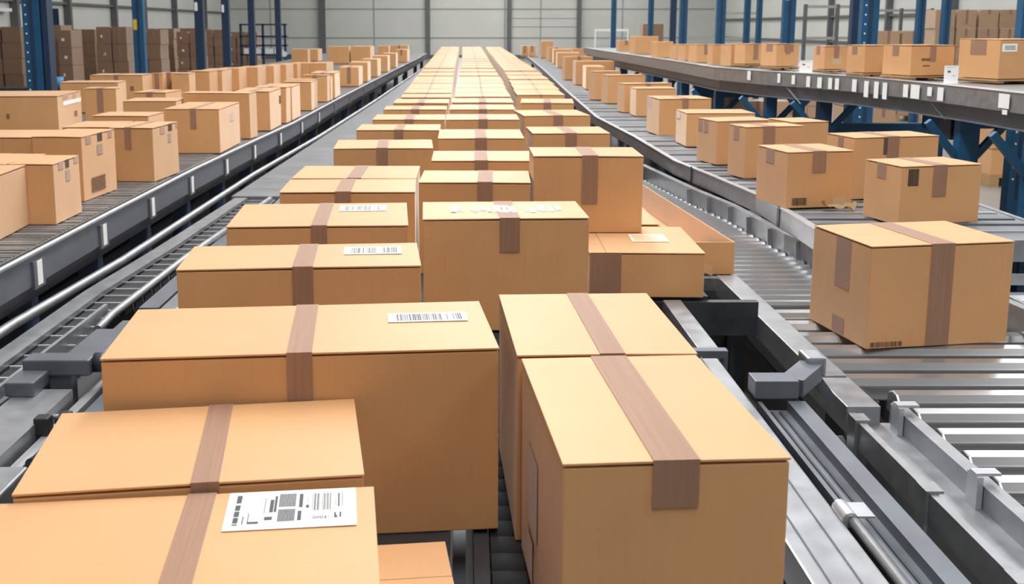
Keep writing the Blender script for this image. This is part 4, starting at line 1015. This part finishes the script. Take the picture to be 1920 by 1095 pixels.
# ------------------------------------------------------------------ background stacks
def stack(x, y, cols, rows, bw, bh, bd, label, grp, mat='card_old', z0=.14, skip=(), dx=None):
    W = cols*bw
    p = thing('wooden_pallet', 'wooden pallet under ' + label[1], 'pallet', (x, y, 0), 0, 'pallets in the background')
    MB().box(-W/2, W/2, -bd/2, bd/2, .11, z0-.001).build('deck_board', M['wood'], p, world=False)
    for s in (-1, 0, 1): MB().box(s*(W/2-.06)-.06, s*(W/2-.06)+.06, -bd/2, bd/2, 0, .1095).build('runner', M['wood'], p, world=False)
    names = ['bottom', 'second', 'third', 'fourth', 'fifth', 'sixth', 'seventh']
    for r in range(rows):
        for c_ in range(cols):
            if (r, c_) in skip: continue
            rr = random.Random(int(x*31+y*7+r*5+c_))
            h = bh-.006
            pos = '' if cols == 1 else (' left' if c_ == 0 else ' right' if c_ == cols-1 else ' inner')
            pos2 = 'topmost' if r == rows-1 else names[r]
            if cols > 3 and 0 < c_ < cols-1: pos = ' column %s' % ORD[c_]
            carton('storage_carton', '%s%s box in %s' % (pos2, pos, label[0]), grp, x-W/2+bw*(c_+.5)+rr.uniform(-.012, .012), y, z0+r*bh+.001, bw-.035-rr.uniform(0, .03), bd-.05, h, 0, 
                   [('front', 'label_blank', [-.02-.05*(r % 2), .05-.05*(r % 2), .16, .23])] if (grp == SL and (r*3+c_) % 3 == 0) else (), 0 if y > 15 else 1, mat, tape=True, rnd=rr)
SL = 'boxes stacked in the left background'
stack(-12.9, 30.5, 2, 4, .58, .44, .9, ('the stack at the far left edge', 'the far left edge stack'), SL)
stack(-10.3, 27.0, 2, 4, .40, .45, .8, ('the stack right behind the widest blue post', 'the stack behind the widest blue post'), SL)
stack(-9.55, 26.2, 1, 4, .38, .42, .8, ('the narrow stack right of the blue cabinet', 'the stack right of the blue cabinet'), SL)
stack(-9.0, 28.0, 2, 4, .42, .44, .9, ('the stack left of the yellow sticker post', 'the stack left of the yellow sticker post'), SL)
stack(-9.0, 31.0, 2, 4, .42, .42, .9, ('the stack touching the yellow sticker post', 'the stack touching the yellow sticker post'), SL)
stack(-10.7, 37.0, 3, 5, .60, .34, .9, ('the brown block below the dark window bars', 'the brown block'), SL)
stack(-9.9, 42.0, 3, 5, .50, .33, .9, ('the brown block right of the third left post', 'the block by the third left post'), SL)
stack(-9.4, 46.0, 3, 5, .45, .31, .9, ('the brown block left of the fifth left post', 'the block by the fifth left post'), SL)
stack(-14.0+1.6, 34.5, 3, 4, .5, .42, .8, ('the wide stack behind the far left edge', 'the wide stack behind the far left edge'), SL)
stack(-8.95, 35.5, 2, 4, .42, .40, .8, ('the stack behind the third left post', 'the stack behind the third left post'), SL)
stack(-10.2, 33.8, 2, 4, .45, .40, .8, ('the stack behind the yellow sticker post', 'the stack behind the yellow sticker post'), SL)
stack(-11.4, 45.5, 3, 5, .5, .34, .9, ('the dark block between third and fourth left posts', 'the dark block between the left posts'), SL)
SR = 'boxes stacked in the right background'
stack(6.55, 12.9, 1, 2, .50, .32, .45, ('the pallet stack on the floor at the right edge', 'the two boxes at the right edge'), SR, mat='card')
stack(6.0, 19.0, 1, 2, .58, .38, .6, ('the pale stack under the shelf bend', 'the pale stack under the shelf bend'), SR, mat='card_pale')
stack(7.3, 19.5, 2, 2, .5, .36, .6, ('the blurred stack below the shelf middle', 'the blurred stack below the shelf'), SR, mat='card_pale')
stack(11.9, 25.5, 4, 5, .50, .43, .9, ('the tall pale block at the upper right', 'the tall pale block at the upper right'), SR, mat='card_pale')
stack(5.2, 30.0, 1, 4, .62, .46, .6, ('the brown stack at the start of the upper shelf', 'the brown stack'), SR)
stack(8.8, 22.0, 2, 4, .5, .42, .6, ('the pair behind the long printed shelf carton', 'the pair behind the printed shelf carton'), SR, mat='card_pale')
SU = 'boxes on the floor under the middle right belt'
stack(1.88, 8.75, 1, 3, .34, .235, .45, ('the pile under the near bend of the middle belt', 'the pile under the belt bend'), SU, mat='card', z0=.12)
stack(1.83, 7.70, 1, 3, .26, .225, .30, ('the narrow pile under the middle belt beside a stand', 'the narrow pile under the belt'), SU, mat='card', z0=.12)
stack(1.86, 6.50, 1, 2, .20, .25, .30, ('the small pile among the blue stands', 'the small pile among the blue stands'), SU, mat='card', z0=.12)
stack(3.6, 14.6, 1, 3, .5, .30, .5, ('the pile seen through the blue shelf legs', 'the pile seen through the shelf legs'), SU, mat='card_pale')
stack(4.6, 16.0, 2, 2, .5, .34, .5, ('the low pile behind the blue shelf legs', 'the low pile behind the shelf legs'), SU, mat='card_pale')

# blue cabinet, shelving and small items at the left
cab = thing('blue_cabinet', 'bright blue cabinet panel between box stacks at the upper left', 'cabinet', (-9.9, 25.2, 0))
MB().box(-10.05, -9.70, 25.0, 25.4, 0, 1.78).build('body', M['blue'], cab, bevel=.01)
MB().box(-10.02, -9.73, 24.985, 24.999, .55, 1.0).build('opening', M['card_old'], cab)
tb = solid('plastic_tub', 'white and light blue plastic tub in front of the blue cabinet', 'tub', MB().cyl((-9.2, 24.3, .55), (-9.2, 24.3, .78), .11, 16, r2=.13), M['skyblue'], base=(-9.2, 24.3, .55))
wb = thing('work_bench', 'dark work bench holding the plastic tub behind the left belt', 'bench', (-9.6, 24.2, 0))
MB().box(-11.5, -8.9, 23.9, 24.6, .48, .548).build('bench_top', M['steel_dark'], wb)
for x in (-11.4, -10.2, -9.0): MB().box(x-.04, x+.04, 24.2, 24.28, 0, .48).build('leg', M['steel_dark'], wb)
sh = thing('shelving_unit', 'blue shelving unit with pale bins behind the fifth left post', 'shelf', (-8.0, 42, 0))
for x in (-8.6, -7.75, -6.9): MB().box(x-.04, x+.04, 41.6, 41.7, 0, 2.0).build('upright', M['blue_deep'], sh)
for z in (.3, .8, 1.15, 1.5, 1.95): MB().box(-8.64, -6.86, 41.6, 42.1, z, z+.06).build('shelf_board', M['blue_deep'], sh)
for k, x in enumerate((-8.35, -7.99, -7.52, -7.16)):
    solid('storage_bin', 'pale blue bin, %s on the middle board of the blue shelving' % ORD[k], 'bin', MB().box(x-.16, x+.16, 41.65, 41.98, .862, 1.08), M['white'], 'bins on the blue shelving', base=(x, 41.8, .862))
ch = thing('blue_cart', 'small blue cart with two white discs right of the farthest left post', 'cart', (-6.0, 38, 0))
MB().box(-6.3, -5.75, 37.8, 38.3, .3, .95).build('body', M['blue'], ch, bevel=.03)
for x in (-6.3, -5.78): MB().cyl((x, 37.79, .95), (x, 37.75, .95), .10, 16).build('disc', M['white'], ch)
for x in (-6.2, -5.85): MB().cyl((x, 37.9, .15), (x, 38.2, .15), .15, 16).build('wheel', M['rubber'], ch)
sg = thing('wall_sign', 'navy panel with yellow patch beside the widest blue post', 'sign', (-13.6, 35.5, 0))
MB().box(-12.9, -12.5, 33.4, 33.45, 1.7, 2.45).build('panel', M['blue_deep'], sg)
MB().box(-12.88, -12.68, 33.38, 33.399, 1.75, 2.2).build('patch', M['yellow'], sg)
MB().box(-12.72, -12.66, 33.46, 33.52, 0, 2.4).build('stand', M['column'], sg)

# ------------------------------------------------------------------ lights
def area(name, x, y, z, sx, sy, power, color=(1, .985, .965), rot=(0, 0, 0)):
    l = bpy.data.lights.new(name, 'AREA'); l.shape = 'RECTANGLE'; l.size = sx; l.size_y = sy; l.energy = power; l.color = color
    o = bpy.data.objects.new(name, l); col.objects.link(o); o.location = (x, y, z); o.rotation_euler = rot
    return o
for x, p, sx in ((-8, .50, 1.2), (.3, 2.25, 1.0), (8.5, 1.5, 3.2)):  # right row widened and strengthened to put bright bands on the rollers
    area('ceiling_and_fill_lamp', x, 28.6, 8.6, sx, 66.8, 1700*p)
area('ceiling_and_fill_lamp', .6, 8.5, 6.5, 1.0, 8, 170)  # extra lamp added below the ceiling to brighten the carton tops
w = bpy.data.worlds.new('World'); scene.world = w; w.use_nodes = True
w.node_tree.nodes['Background'].inputs[0].default_value = (.8, .85, .9, 1); w.node_tree.nodes['Background'].inputs[1].default_value = .0

# ------------------------------------------------------------------ camera
cam = bpy.data.cameras.new('camera'); co = bpy.data.objects.new('camera', cam); col.objects.link(co)
co.location = (0, 0, 1.9); co.rotation_euler = (math.pi/2-math.atan(.17), 0, 0)
cam.sensor_width = 36; cam.lens = 2000/1920*36
cam.shift_x = (960-870)/1920; cam.shift_y = (390-547.5)/1920
cam.clip_end = 200; cam.clip_start = .05
cam.dof.use_dof = True; cam.dof.focus_distance = 3.0; cam.dof.aperture_fstop = 9
scene.camera = co
scene.view_settings.view_transform = 'Standard'; scene.view_settings.look = 'None'
scene.view_settings.gamma = 1; scene.view_settings.use_curve_mapping = False
scene.view_settings.exposure = .33
